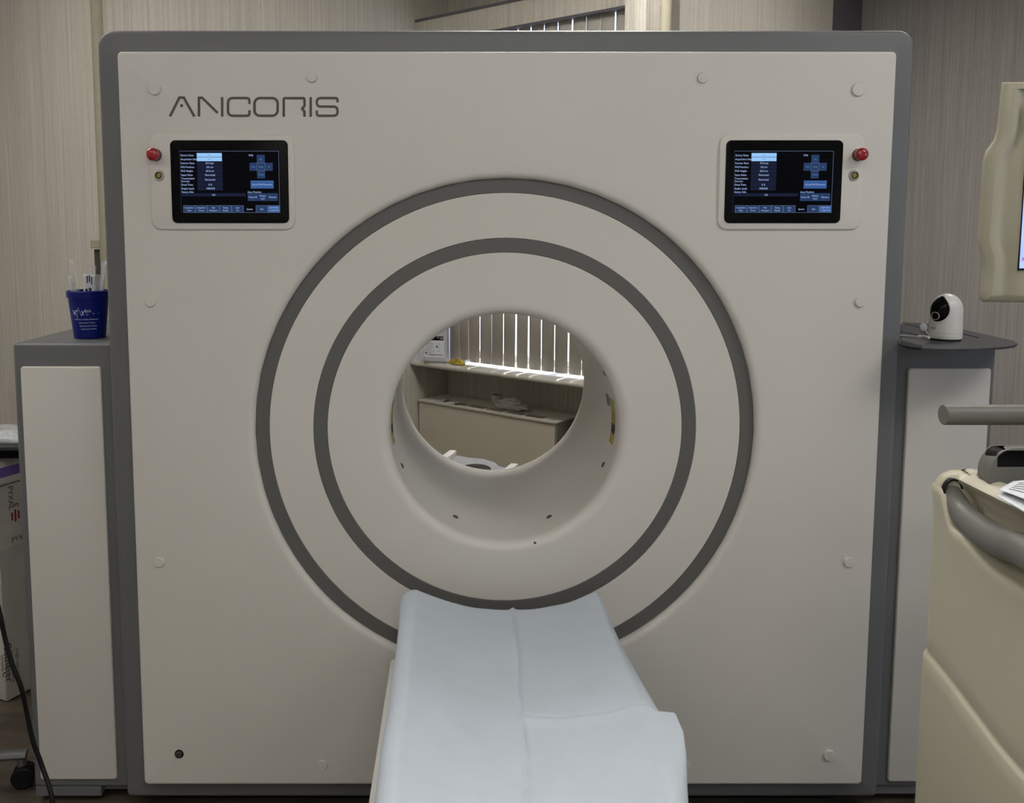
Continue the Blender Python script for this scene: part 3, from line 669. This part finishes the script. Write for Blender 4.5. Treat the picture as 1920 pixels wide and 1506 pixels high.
def cloth(u, v):
    y = 1.872-(1.872-0.46)*v; xl = lerp(ysn, xln, y); xr = lerp(ysn, xrn, y); dr = lerp(ysn, zrn, y)
    # sections: left hang u<.16, top, right hang u>.86
    if u < 0.14:
        k = u/0.14; x = xl-0.004*(1-k)*math.sin(y*16)+0.002; z = 0.462+0.120*k+0.006*math.sin(y*11)*(1-k)
        if y > 1.80: z += 0
    elif u < 0.20:
        k = min(1, max(0, (u-0.14)/0.06)); x = xl+0.034*k**1.4; z = 0.582+0.0235*(1-(1-k)**2)
    elif u <= 0.82:
        k = (u-0.20)/0.62; x = (xl+0.034)+((0.298)-(xl+0.034))*k
        c = (x-0.107)/0.195; z = 0.562+0.0435*min(1, abs(c))**2.0
    elif u <= 0.88:
        k = min(1, (u-0.82)/0.06); x = 0.298+(xr-0.298)*(1-(1-k)**1.8); z = 0.6055-0.0235*k**1.6*(1-dr/0.014)+dr*0.2
    else:
        k = (u-0.88)/0.12; x = xr+0.002*math.sin(k*3)-0.012*k; z = 0.582+dr*1.2-0.115*k+0.01*math.sin(y*14)*k
    n = noise.noise(Vector((x*7, y*6, 1.3)))*0.0035+noise.noise(Vector((x*22, y*15, 4.3)))*0.0012
    z += -0.009-(0.006 if u > 0.75 else 0.006*max(0, (u-0.5)/0.25))+n*(1 if 0.18 < u < 0.84 else 0.3)
    if 0.18 < u < 0.84:
        cx = 0.122-0.022*(1.87-y)/0.75+0.002*math.sin(y*20)
        z += 0.0045*math.exp(-((x-cx)/0.0045)**2)+0.003*math.exp(-abs(x-cx)/0.02)
        yc = 1.43-(x-0.11)*0.16 if x > cx else 1.43-(cx-x)*0.85
        s_ = 0.012 if x > cx else 0.02; am = 0.007 if x > cx else 0.003
        d_ = y-yc
        z += am*math.exp(-(d_/s_)**2)*(1 if x > cx else max(0, 1-(cx-x)/0.2))
        if x > cx: z -= 0.004*math.exp(-((d_-0.016)/0.006)**2)
    return Vector((x, y, z+0.0012))
m = MB(); m.grid(cloth, 150, NV); sh = m.build('paper_sheet', sheetm, solid=0.0012, smooth=60, world=(0.107, 1.17, 0.6))
tag(sh, 'pale blue disposable sheet with fold creases draped over the patient table', 'sheet')

# ------------------------------------------------------------------ heating unit below the window, and what lies on it
zA = 0.50; pA0 = pL+0.012; pA1 = toP(Vector((0.452, 4.05, 0)))+0.018; qA = toQ(Vector((-0.2176, 4.586, 0)))
ac = thing('heating_unit', W((pA0+pA1)/2, 3.57, 0), 'long beige metal heating and cooling cabinet below the window', 'heater')
def wpart(name, p0, p1, q0, q1, z0, z1, mt, par, bevel=0):
    return wbox(name, p0, p1, q0, q1, z0, z1, mt, bevel, par)
wpart('casing', pA0, pA1-0.004, qA+0.004, qW-0.004, 0.002, zA-0.012, beige, ac, 0.004)
wpart('top_cover', pA0-0.004, pA1, qA, qW-0.004, zA-0.012, zA, mat('lit_top_enamel', (0.62, 0.585, 0.49), 0.5, var=0.03), ac, 0.003)  # top coloured paler than the casing, for its brighter light and bounce
wpart('end_panel', pA1-0.004, pA1+0.008, qA+0.008, qW-0.004, 0.004, zA-0.004, mat('end_panel_grey', (0.20, 0.19, 0.165), 0.5), ac, 0.002)
wpart('front_lip', pA0, pA1, qA-0.005, qA+0.006, zA-0.006, zA+0.004, sillm, ac, 0.002)
def onA(px, py, dz=0.0): return PZ(px, py, zA+dz)
def quadA(mb, pxs, z0, z1, mi=0):
    b = [PZ(x, y, zA) for x, y in pxs]; mb.loft([[Vector((v.x, v.y, z0)) for v in b], [Vector((v.x, v.y, z1)) for v in b]], True, True, True, mi)
gw = 0.118; gp0 = toP(onA(850, 755)); 
for i in range(5):
    wpart('vent_grille', gp0+i*gw, gp0+i*gw+gw-0.016, qA+0.03, qA+0.075, zA, zA+0.0015, grille, ac)
# head support board behind the scanner bore
hs = thing('head_support', (0.02, 3.05, 0), 'blue grey moulded support plate with dark round opening and white pegs behind bore', 'support')
Yh = 3.05
def hp(px, py, Y=Yh): return P(px, py, Y)
zz = hp(905, 872).z
pl = [(-0.075, 2.98), (-0.06, 3.10), (-0.03, 3.12), (0.0, 3.135), (0.04, 3.12), (0.10, 3.11), (0.125, 3.07), (0.19, 3.04), (0.20, 2.98), (0.16, 2.86), (-0.05, 2.86)]
x0_ = hp(850, 870).x
m = MB(); zpl = 0.572
plp = [PZ(x, y, zpl) for x, y in [(846, 856), (858, 854), (880, 858), (905, 860), (928, 867), (936, 874), (965, 881), (970, 900), (900, 925), (845, 905)]]
m.loft([[Vector((v.x, v.y, zpl-0.02)) for v in plp], [Vector((v.x, v.y, zpl)) for v in plp]], True, True, True); m.build('support_plate', scotch, hs, bevel=0.002)
hc = PZ(892, 880, zpl)
m = MB(); m.lathe([(0.052, -0.004), (0.052, 0.0015), (0.048, 0.002)], Matrix.Translation(Vector((hc.x, hc.y, zpl))) @ Matrix.Diagonal((1, 1.25, 1, 1)), 40, True, True); m.build('round_opening', mat('dark_brown_core', (0.02, 0.016, 0.012), 0.7), hs)
for (xa, ya, xb, yb) in ((832, 860, 850, 847), (948, 886, 965, 872)):
    a = PZ(xa, ya, zpl+0.012); b = PZ(xb, yb, zpl+0.012); m = MB(); d = (b-a); d.z = 0; d.normalize(); s_ = Vector((-d.y, d.x, 0))*0.013
    rg = [[p-s_-Vector((0, 0, .012)), p+s_-Vector((0, 0, .012)), p+s_+Vector((0, 0, .006)), p-s_+Vector((0, 0, .006))] for p in (a-d*0.03, b)]
    m.loft(rg, True, True, True); m.build('peg', whiteb, hs, bevel=0.003)
m = MB(); m.box(hc.x-0.03, hc.x+0.05, hc.y-0.02, hc.y+0.03, 0.03, zpl-0.02); m.box(hc.x-0.15, hc.x+0.2, hc.y-0.10, hc.y+0.12, 0.001, 0.03); m.build('stand', scotch, hs, bevel=0.004)

# jug on the sill
jb = PZ(819, 679, zS); jg = thing('jug', (jb.x, jb.y, zS), 'translucent white jug with printed label on left end of sill', 'jug')
m = MB(); hw, hd = 0.062, 0.05
def jr(w, d, z, r=0.02): return [Vector((x, y, z)) for x, y in rrect(-w, w, -d, d, r, 5)]
m.loft([jr(.052, .040, 0), jr(hw, hd, 0.012), jr(hw, hd, 0.165), jr(hw*.96, hd*.96, 0.20), jr(.045, .038, 0.235), jr(.03, .026, .25, .02), jr(.018, .018, .26, .0179), jr(.018, .018, .28, .0179)], True, True, True)
m.build('jug_body', jugm, jg, world=False); jg.rotation_euler = (0, 0, -0.15)
m = MB(); m.tube(smoothpath([(0.058, -0.005, .195), (0.062, -0.006, .225), (0.055, -0.006, .255), (0.03, -0.004, .265), (0.018, 0, .262)], 5), 0.009, 10); m.build('jug_handle', jugm, jg, world=False)
m = MB(); m.lathe([(0.021, .262), (0.021, .285), (0.017, .288)], None, 24, True, True); m.build('cap', whiteb, jg, world=False)
m = MB(); m.box(-0.056, 0.048, -0.0512, -0.0500, 0.032, 0.138); m.box(-0.056, 0.044, -0.0516, -0.0508, 0.118, 0.138, 1)
yy = -0.0518
text(m, 'DEFROST', 0.0145, -0.052, 0.128, lambda p: Vector((p.x, yy, p.y)), mi=2, sx=0.78); text(m, '\u2122 HD', 0.0145, 0.008, 0.128, lambda p: Vector((p.x, yy, p.y)), mi=2, sx=0.9)
random.seed(3)
for i in range(8):
    z = 0.108-i*0.009; m.box(-0.05, -0.05+random.uniform(.03, .05), yy, -0.0508, z, z+0.0022, 3)
    if i % 2: m.box(0.01, 0.01+random.uniform(.01, .025), yy, -0.0508, z, z+0.0022, 3)
m.box(0.005, 0.013, yy, -0.0508, 0.083, 0.09, 1); m.box(-0.05, -0.043, yy, -0.0508, 0.05, 0.058, 1); m.box(-0.03, 0.04, yy, -0.0508, 0.042, 0.046, 3)
m.build('jug_label', [paper, black, whiteb, greyl], jg, smooth=0, world=False)
# yellow packet
def crumple(name, c, sx, sy, sz, mt, label, cat, seed, group=None, rot=0.0, nn=26):
    m = MB(); rv = []
    def f(u, v):
        th = u*2*PI; ph = (v-0.5)*PI
        d = Vector((math.cos(th)*math.cos(ph), math.sin(th)*math.cos(ph), math.sin(ph)))
        k = 1+0.38*noise.noise(d*2.3+Vector((seed, 0, 0)))+0.30*abs(noise.noise(d*5+Vector((0, seed, 0))))
        x, y, z = d.x*sx*k, d.y*sy*k, d.z*sz*k
        return Vector((c.x+x*math.cos(rot)-y*math.sin(rot), c.y+x*math.sin(rot)+y*math.cos(rot), max(c.z+sz*0.75+z, c.z+0.0005)))
    m.grid(f, nn, nn//2); o = m.build(name, mt, world=c, smooth=20); return tag(o, label, cat, group)
def slip(name, c, w, h, rot, mt, label, cat, seed, dz=0.0, group=None, tilt=0.25):
    m = MB()
    def f(u, v):
        x = (u-.5)*w; y = (v-.5)*h
        return Vector((c.x+x*math.cos(rot)-y*math.sin(rot), c.y+x*math.sin(rot)+y*math.cos(rot), c.z+dz+0.001+tilt*w*0.5*u*u+0.006*abs(noise.noise(Vector((u*3, v*3, seed))))))
    m.grid(f, 8, 8); o = m.build(name, mt, world=c, solid=0.0006); return tag(o, label, cat, group)
pk = PZ(856, 685, zS)
o = crumple('snack_packet', pk, 0.040, 0.016, 0.017, mat('yellow_foil', (0.42, 0.30, 0.035), 0.35, var=0.5, scale=45), 'crumpled yellow packet on the sill beside the jug', 'packet', 5.2, rot=-0.5)
slip('white_wrapper', PZ(869, 684, zS), 0.035, 0.04, 0.4, paper, 'white wrapper edge sticking up right of the yellow packet', 'wrapper', 8, 0.0, None, 1.2)
slip('white_wrapper', PZ(848, 685, zS), 0.055, 0.02, -0.5, paper, 'flat white wrapper lying in front of the yellow packet', 'wrapper', 2, 0.0, None, 0.1)
# tape roll, film, scraps on heating unit
tr = onA(932, 752); t_ = thing('tape_roll', tr, 'white tape roll with dark blue core on heating unit', 'tape roll')
m = MB(); m.lathe([(0.021, 0.0), (0.029, 0.0), (0.029, 0.032), (0.026, 0.034), (0.021, 0.032), (0.021, 0.0)], None, 32); m.build('tape', mat('bright_white', (0.85, 0.85, 0.86), 0.5), t_, world=False)
m = MB(); m.lathe([(0.0212, 0.001), (0.0212, 0.0335)], None, 32, True, True); m.build('core', navy, t_, world=False)
crumple('plastic_wrap', onA(957, 768), 0.092, 0.034, 0.028, film, 'crumpled translucent plastic wrap on heating unit beside the tape roll', 'plastic wrap', 1.7, rot=-0.65, nn=48)
for i, (x, y, w, h, r, mt, lab) in enumerate([(826, 752, .05, .03, .2, paper, 'leftmost torn white paper scrap on heating unit'), (836, 753, .035, .03, 1.1, cardw, 'small tan paper scrap between two others on heating unit'),
                                         (850, 757, .06, .035, -.5, paper, 'rightmost torn paper scrap next to the vent grilles'), (838, 748, .05, .02, .5, cardw, 'tan paper scrap farthest back on heating unit')]):
    slip('paper_scrap', onA(x, y), w, h, r, mt, lab, 'paper scrap', i*3.1, 0, 'paper scraps on the heating unit', 0.2)
for i, (x, y) in enumerate([(836, 754), (856, 759)]):
    slip('dark_scrap', onA(x, y), .03, .012, .3+i, blackr, ['small dark scrap among the paper scraps on heating unit', 'small dark scrap beside the first vent grille'][i], 'scrap', i+20, 0.002, 'dark scraps on the heating unit')

# ------------------------------------------------------------------ left side: shelf, boxes, bag, stool, cord
ds = thing('desk', (-1.55, 2.6, 0), 'black metal shelf desk behind left edge of the grey cabinet', 'desk')
m = MB(); m.box(-2.1, -1.045, 2.47, 2.72, 0.757, 0.77); m.build('desktop', board, ds, bevel=0.003)
m = MB(); m.box(-2.1, -1.045, 2.465, 2.49, 0.738, 0.757); m.box(-2.08, -1.06, 2.69, 2.715, 0.74, 0.757); m.build('apron', black, ds)
for x, y in ((-2.09, 2.475), (-1.085, 2.72), (-2.09, 2.70)):
    m = MB(); m.box(x, x+0.03, y-0.005, y+0.02, 0.001, 0.757); m.build('leg', blackr, ds)
m = MB(); bc = PZ(8, 832, 0.771)
def bagf(u, v):
    x = -1.50+u*0.27; y = 2.50+v*0.17; e = max(0, math.sin(u*PI))**0.5*max(0, math.sin(v*PI))**0.5
    return Vector((x, y, 0.7725+0.030*e+0.010*abs(noise.noise(Vector((u*6, v*5, 9))))*e))
m.grid(bagf, 30, 16); o = m.build('plastic_bag', clear2, world=(-1.36, 2.58, 0.771), solid=0.0005); tag(o, 'clear plastic bag of papers lying on the black desk', 'bag')
m = MB(); m.box(-1.47, -1.27, 2.525, 2.64, 0.7715, 0.779); m.build('papers_inside', paper, o, smooth=0)
# rotated box
bxr = math.radians(65); near = PZ(13, 1318, 0.0)
def BX(px_, py_): return Vector((near.x+px_*math.cos(bxr)-py_*math.sin(bxr), near.y+px_*math.sin(bxr)+py_*math.cos(bxr), 0))
def bxbox(mb, x0, x1, y0, y1, z0, z1, mi=0):
    b = [BX(x0, y0), BX(x1, y0), BX(x1, y1), BX(x0, y1)]; mb.loft([[v+Vector((0, 0, z0)) for v in b], [v+Vector((0, 0, z1)) for v in b]], True, True, True, mi)
cb = thing('cardboard_box', BX(0.2, 0.18), 'white shipping carton on the floor under the black desk', 'box')
m = MB(); bxbox(m, 0, 0.42, 0, 0.36, 0.002, 0.645); m.build('carton', cardw, cb, bevel=0.004)
m = MB(); bxbox(m, 0.028, 0.10, -0.0006, 0.0, 0.46, 0.645, 0); bxbox(m, 0.0, 0.028, -0.0006, 0.0, 0.455, 0.53, 0); m.build('tape', mat('parcel_tape', (0.60, 0.58, 0.53), 0.35, var=0.05), cb, smooth=0)
m = MB()
def bfn(x, z, rot=0):
    def f(p): 
        q = Vector((p.x, p.y)); q.rotate(Matrix.Rotation(rot, 2)); v = BX(x+q.x, -0.0012); return Vector((v.x, v.y, z+q.y))
    return f
for x, z in ((0.048, 0.548), (0.059, 0.548), (0.070, 0.548)): 
    m = MB(); hh_ = 0.012 if x != 0.059 else 0.018; f = bfn(x, z); m.add([f(Vector(q)) for q in [(-.003, -hh_), (.003, -hh_), (.003, hh_), (-.003, hh_)]], [(0, 1, 2, 3)], 0); m.build('red_mark', redink, cb, smooth=0)
def cprint(body, size, f_):
    q = MB(); a_, b_ = textgeo(body, size); q.add([f_(Vector((v.x, v.y))) for v in a_], b_); q.build('printed_text', darkink, cb, smooth=0)
cprint('PYXAL', 0.024, bfn(0.046, 0.640, -PI/2))
cprint('PYXAL', 0.022, bfn(0.042, 0.477))
cprint('E', 0.026, bfn(0.060, 0.585, -PI/2))
for k, (s_, x, z, sz) in enumerate([('Cathejer', 0.03, 0.18, 0.034), ('sterile ethylene', 0.045, 0.15, 0.016), ('single use only', 0.062, 0.15, 0.016), ('contents 24', 0.012, 0.15, 0.014)]):
    cprint(s_, sz, bfn(x-0.02, z, -PI/2))
m = MB()
m2 = MB()
def pkg(mb, z0, z1, mi, e=0.0): bxbox(mb, -0.02-e, 0.36, -0.01-e, 0.33, z0, z1, mi)
pk_ = thing('wrapped_parcel', BX(0.17, 0.16)+Vector((0, 0, 0.646)), 'white parcel with purple band on top of the carton', 'parcel')
pkg(m, 0.647, 0.728, 0); m.build('wrapping', mat('creased_wrap', (0.66, 0.64, 0.62), 0.5, var=0.25, scale=18, bump=0.8, bscale=30), pk_, bevel=0.012)
m = MB(); pkg(m, 0.672, 0.703, 0, 0.001); m.build('purple_band', purple, pk_, bevel=0.003)

# rolling stool
hub = Vector((-1.42, 2.02, 0)); stl = thing('rolling_stool', hub, 'grey five legged caster base of a stool at bottom left', 'stool')
c1 = PZ(42, 1452, 0.03); c1.z = 0
ang0 = math.atan2(c1.y-hub.y, c1.x-hub.x); rad = math.hypot(c1.x-hub.x, c1.y-hub.y)
m = MB(); m.lathe([(0.045, 0.06), (0.05, 0.085), (0.035, 0.12), (0.028, 0.125), (0.028, 0.38)], Matrix.Translation(hub), 28, True, True); m.build('column', castm, stl)
m = MB(); m.lathe([(0.001, 0.40), (0.15, 0.395), (0.17, 0.41), (0.175, 0.44), (0.16, 0.47), (0.1, 0.48), (0.001, 0.48)], Matrix.Translation(hub), 36); m.build('seat', blackr, stl)
for k in range(5):
    a = ang0+k*2*PI/5; d = Vector((math.cos(a), math.sin(a), 0)); e = hub+d*rad
    m = MB(); m.tube([hub+d*0.03+Vector((0, 0, .095)), hub+d*rad*0.6+Vector((0, 0, .092)), e+d*0.012+Vector((0, 0, .082))], [0.026, 0.021, 0.017], 12, flat=0.6); m.tube([e+Vector((0, 0, .085)), e+Vector((0, 0, .055))], 0.011, 10); m.build('leg', castm, stl)
    w0 = Vector((-d.y, d.x, 0)); cs = MB()
    cc_ = e+Vector((0.004, 0, 0.028))
    for s_ in (-1, 1):
        M = Matrix.Translation(cc_+w0*0.012*s_) @ w0.to_track_quat('Z', 'Y').to_matrix().to_4x4()
        cs.lathe([(0.006, -.008), (0.024, -.008), (0.0275, -.005), (0.0275, .005), (0.024, .008), (0.006, .008)], M, 28, True, True)
    cs.build('caster', blackr, stl)
# cord
m = MB(); pts = [P(-60, 900, 1.9), P(-25, 1050, 1.82), P(-2, 1143, 1.78), P(9, 1195, 1.77), P(21, 1240, 1.76), P(40, 1290, 1.75), P(51, 1340, 1.75), P(62, 1390, 1.74), P(80, 1440, 1.73), P(98, 1500, 1.70)]
e = pts[-1]; pts += [Vector((e.x+0.03, e.y-0.04, e.z*0.5)), Vector((e.x+0.07, e.y-0.12, 0.006)), Vector((e.x+0.05, e.y-0.5, 0.006)), Vector((e.x-0.2, e.y-1.0, 0.006))]
pts = [Vector((-1.35, 2.44, 0.775)), Vector((-1.22, 2.2, 0.78))] + pts
m.tube(smoothpath(pts, 8), 0.0048, 10); tag(m.build('power_cord', mat('black_cord', (0.005, 0.005, 0.005), 0.45, spec=0.2), world=(-0.9, 1.75, 0)), 'black power cord hanging down in front of left cabinet', 'cord')

# ------------------------------------------------------------------ ultrasound machine
us = thing('ultrasound_machine', (0.95, 0.9, 0), 'beige wheeled ultrasound console with grey handle and monitor at right edge', 'ultrasound machine')
path = []                                               # footprint, from the near end along the left side, round the far corner, along the far side
YN, YFa, XS, RC = 0.42, 1.305, 0.700, 0.035
for i in range(91): path.append((XS, YN+(YFa-RC-YN)*(1-(1-i/90)**1.6), -1, 0))
for i in range(1, 9): a = PI-PI/2*i/8; path.append((XS+RC+RC*math.cos(a), YFa-RC+RC*math.sin(a), math.cos(a), math.sin(a)))
for i in range(1, 6): path.append((XS+RC+(1.20-XS-RC*2)*i/5, YFa, 0, 1))
for i in range(1, 9): a = PI/2-PI/2*i/8; path.append((1.20-RC+RC*math.cos(a), YFa-RC+RC*math.sin(a), math.cos(a), math.sin(a)))
for i in range(1, 10): path.append((1.20, YFa-RC+(YN+RC-YFa+RC)*i/9, 1, 0))
for i in range(1, 9): a = -PI/2*i/8; path.append((1.20-RC+RC*math.cos(a), YN+RC+RC*math.sin(a), math.cos(a), math.sin(a)))
for i in range(1, 6): path.append((1.20-RC-(1.20-XS-RC)*i/5+0.0, YN, 0, -1))
def sst(a, b, x): t = max(0, min(1, (x-a)/(b-a))); return t*t*(3-2*t)
def rows(x, y):
    side = 1-sst(XS+0.0, XS+0.12, x)
    seam = 0.706+0.044*sst(1.02, 1.30, y)
    sc_ = side*(1-sst(1.248, 1.266, y))                 # the scoop behind the handle
    rz = 0.936+0.020*sst(1.12, 1.215, y)+0.050*sst(1.222, 1.262, y)
    if side < 0.01: rz = 0.985
    g = 0.005
    R = [(0.12, .03), (0.20, .006), (0.35, 0), (seam-.03, 0), (seam-.006, 0), (seam-.003, .0015), (seam-.001, g), (seam+.003, g+.001), (seam+.006, .0045), (seam+.03, .004),
         (rz-.12, .004), (rz-.05, .003), (rz-.02, .001), (rz-.006, -.001), (rz, .0), (rz+.003, .003)]
    sA = [(rz+.004, .008), (rz+.005, .022), (rz+.010, .036), (.975, .046), (.995, .046), (1.010, .038), (1.017, .028), (1.022, .024), (1.027, .030)]
    sB = [(.990, .001), (.996, .001), (1.002, .002), (1.008, .003), (1.014, .005), (1.019, .008), (1.023, .012), (1.027, .018), (1.030, .026)]
    R += [(max(a[0], rz+.0032)*sc_+b[0]*(1-sc_), a[1]*sc_+b[1]*(1-sc_)) for a, b in zip(sA, sB)]
    R += [(1.033, .042), (1.034, .050), (1.032, .058), (1.026, .062)]
    return R
cols = []
for x, y, nx, ny in path: cols.append([Vector((x-nx*ins, y-ny*ins, z)) for z, ins in rows(x, y)])
m = MB(); nr = len(cols[0]); rings = [[c[k] for c in cols] for k in range(nr)]
m.loft(rings, True, True, True); m.build('body', usm, us, smooth=50)
# console deck
m = MB(); m.box(0.764, 1.135, 0.485, 1.24, 1.020, 1.031); m.build('console_deck', usg, us, bevel=0.004)
m = MB(); m.box(0.80, 1.10, 1.10, 1.17, 1.031, 1.0345); m.build('tray_slot', blackr, us)
m = MB(); yk = 1.20
hx0 = P(1856, 880, yk).x
a_ = rrect(hx0, hx0+0.32, 1.0312, P(0, 841, yk).z, [0.002, 0.03, 0.036, 0.002], 8)
b_ = rrect(P(1869, 880, yk).x, hx0+0.29, P(0, 877, yk).z, P(0, 845, yk).z, [0.002, 0.012, 0.012, 0.002], 8)
m.loft([ringv(b_, yk+0.03), ringv(b_, yk), ringv(a_, yk), ringv(inset(a_, 0.004), yk+0.035)], True, True, True); m.build('probe_holder', usg, us, smooth=50)
m = MB(); m.loft([ringv(b_, yk+0.028), ringv(b_, yk+0.004)], True, True, True); m.build('holder_recess', black, us)
# side handle
hpts = [P(1783, 914, 1.285), P(1785, 926, 1.262), PX(1808, 967, 0.719), PX(1850, 1003, 0.712), PX(1885, 1021, 0.706), PX(1920, 1034, 0.70)]
e = hpts[-1]; hpts += [Vector((0.695, 0.95, e.z)), Vector((0.70, 0.75, e.z)), Vector((0.72, 0.62, e.z)), Vector((0.76, 0.56, e.z))]
hs_ = smoothpath(hpts, 8); m = MB()
rr = [0.0125+0.0075*sst(0, 26, i) for i in range(len(hs_))]
m.tube(hs_, rr, 18); m.build('handle', usg, us)
so = hpts[0]; ax = (hpts[0]-hpts[1]).normalized()
m = MB(); cq = Matrix.Translation(P(1785, 924, 1.258)) @ Vector((0.0, 1, 0.0)).normalized().to_track_quat('Z', 'Y').to_matrix().to_4x4() @ Matrix.Diagonal((0.66, 1.0, 1, 1))
m.lathe([(0.0185, -.004), (0.0185, .004), (0.0215, .004), (0.0215, -.004), (0.0185, -.004)], cq, 36); m.build('handle_socket', blackr, us)
# horizontal bar
bA = P(1768, 778, 1.36); m = MB(); m.tube([bA, bA+Vector((0.001, 0, 0)), bA+Vector((0.42, 0, 0.0))], [0.0148, 0.0158, 0.0158], 24); m.tube([bA+Vector((0.41, 0, 0)), bA+Vector((0.41, -0.10, -0.05)), Vector((bA.x+0.40, 1.22, 1.0))], 0.0158, 16)
m.build('rear_grab_bar', usg, us)
# monitor
ym = 1.30
lp = [(1888, 152), (1878, 240), (1872, 262), (1857, 282), (1852, 300), (1845, 400), (1841, 445), (1842, 462), (1850, 484), (1851, 500), (1847, 545), (1845, 562), (1852, 568)]
L_ = [(P(a, b, ym).x, P(a, b, ym).z) for a, b in lp]
xm = L_[0][0]+0.20
full = L_ + [(2*xm-x, z) for x, z in L_[::-1]]
m = MB(); fi = [inset(full, d) for d in (0, 0.002, 0.005, 0.008, 0.011)]
def shr(k, y): return [Vector((xm+(x-xm)*k, y, 1.43+(z-1.43)*k)) for x, z in full]
bkp = [(v.x, v.z) for v in shr(0.80, 0)]
rings = [shr(0.80, ym+0.055), shr(0.90, ym+0.038), shr(0.975, ym+0.020), ringv(full, ym+0.012), ringv(fi[1], ym+0.006), ringv(fi[2], ym+0.003), ringv(fi[3], ym+0.001), ringv(fi[4], ym)]
m.loft(rings)
nL = len(L_); NX = 60
for pts_, yy_, gr in ((bkp, ym+0.055, 0), (fi[4], ym, 1)):
    def capf(u, v, pts_=pts_, yy_=yy_, gr=gr):
        i_ = min(int(v*(nL-1)+1e-6), nL-2); t_ = v*(nL-1)-i_; a = Vector(pts_[i_])*(1-t_)+Vector(pts_[i_+1])*t_; b = Vector(pts_[-1-i_])*(1-t_)+Vector(pts_[-2-i_])*t_
        w = (1-math.cos(u*PI))/2; x = a.x+(b.x-a.x)*w; z = a.y+(b.y-a.y)*w; d = min(x-a.x, b.x-x)
        return Vector((x, yy_+gr*0.007*math.exp(-((d-0.022)/0.010)**2)*min(1, d/0.006), z))
    m.grid(capf, NX, nL-1)
mon = m.build('monitor_housing', mat('dimmed_monitor_beige', (0.36, 0.335, 0.255), 0.5, var=0.02, scale=6), us, smooth=60)  # body beige darkened in the colour to offset strong lamp light here
sx0 = P(1915, 400, ym).x; z0 = P(1912, 507, ym).z
m = MB(); m.box(sx0, 2*xm-sx0, ym-0.0015, ym+0.001, z0, L_[0][1]-0.03); m.build('screen_surround', blackr, mon)
m = MB(); m.box(sx0+0.001, 2*xm-sx0-0.002, ym-0.0022, ym-0.001, z0+0.003, L_[0][1]-0.033)
text(m, 'REC', 0.009, sx0+0.003, P(0, 487, ym).z, lambda p: Vector((p.x, ym-0.0026, p.y)), mi=1)
scr = mat('lit_screen', lin(150, 170, 235), 0.3, emit=1.0, var=0.05); scr2 = mat('screen_red', lin(150, 40, 80), 0.3, emit=0.6)
m.build('screen', [scr, scr2], mon, smooth=0)
m = MB(); m.tube([Vector((xm, ym+0.056, 1.42)), Vector((xm, ym+0.12, 1.36)), Vector((1.05, 1.26, 1.1)), Vector((1.05, 1.12, 1.005))], 0.022, 16); m.build('monitor_arm', usg, us)
for x in (0.76, 1.14):
    for y in (0.50, 1.22):
        m = MB(); M = Matrix.Translation((x, y, 0.05)) @ Matrix.Rotation(PI/2, 4, 'Y'); m.lathe([(0.02, -.018), (0.045, -.018), (0.05, -.012), (0.05, .012), (0.045, .018), (0.02, .018)], M, 32, True, True); m.box(x-0.012, x+0.012, y-0.02, y+0.02, 0.05, 0.125); m.build('caster', blackr, us)
# papers on the console
def sheetp(name, corners, lab, z, lines=True, bow=0.0):
    c = [PZ(x, y, z) for x, y in corners]; m = MB()
    def f(u, v): 
        p = (c[0]*(1-u)+c[1]*u)*(1-v)+(c[3]*(1-u)+c[2]*u)*v; return p+Vector((0, 0, 0.002+bow*math.sin(u*PI)*1.0))
    m.grid(f, 12, 10, 0)
    if lines:
        for k in range(5):
            v0 = 0.2+k*0.13
            def g_(u, v, v0=v0): return f(0.12+0.8*u, v0+0.03*v)+Vector((0, 0, 0.0006))
            m.grid(g_, 6, 1, 1)
    return tag(m.build(name, [paper, greyl], solid=0.0004, world=c[0]), lab, 'paper')
sheetp('printed_paper', [(1871, 921), (1990, 975), (2060, 905), (1900, 905)], 'upper printed white paper lying on the ultrasound console', 1.041, True, 0.003)
sheetp('blank_paper', [(1870, 933), (2000, 1010), (2060, 960), (1882, 918)], 'lower pale blue white paper hanging over the ultrasound console edge', 1.036, False)
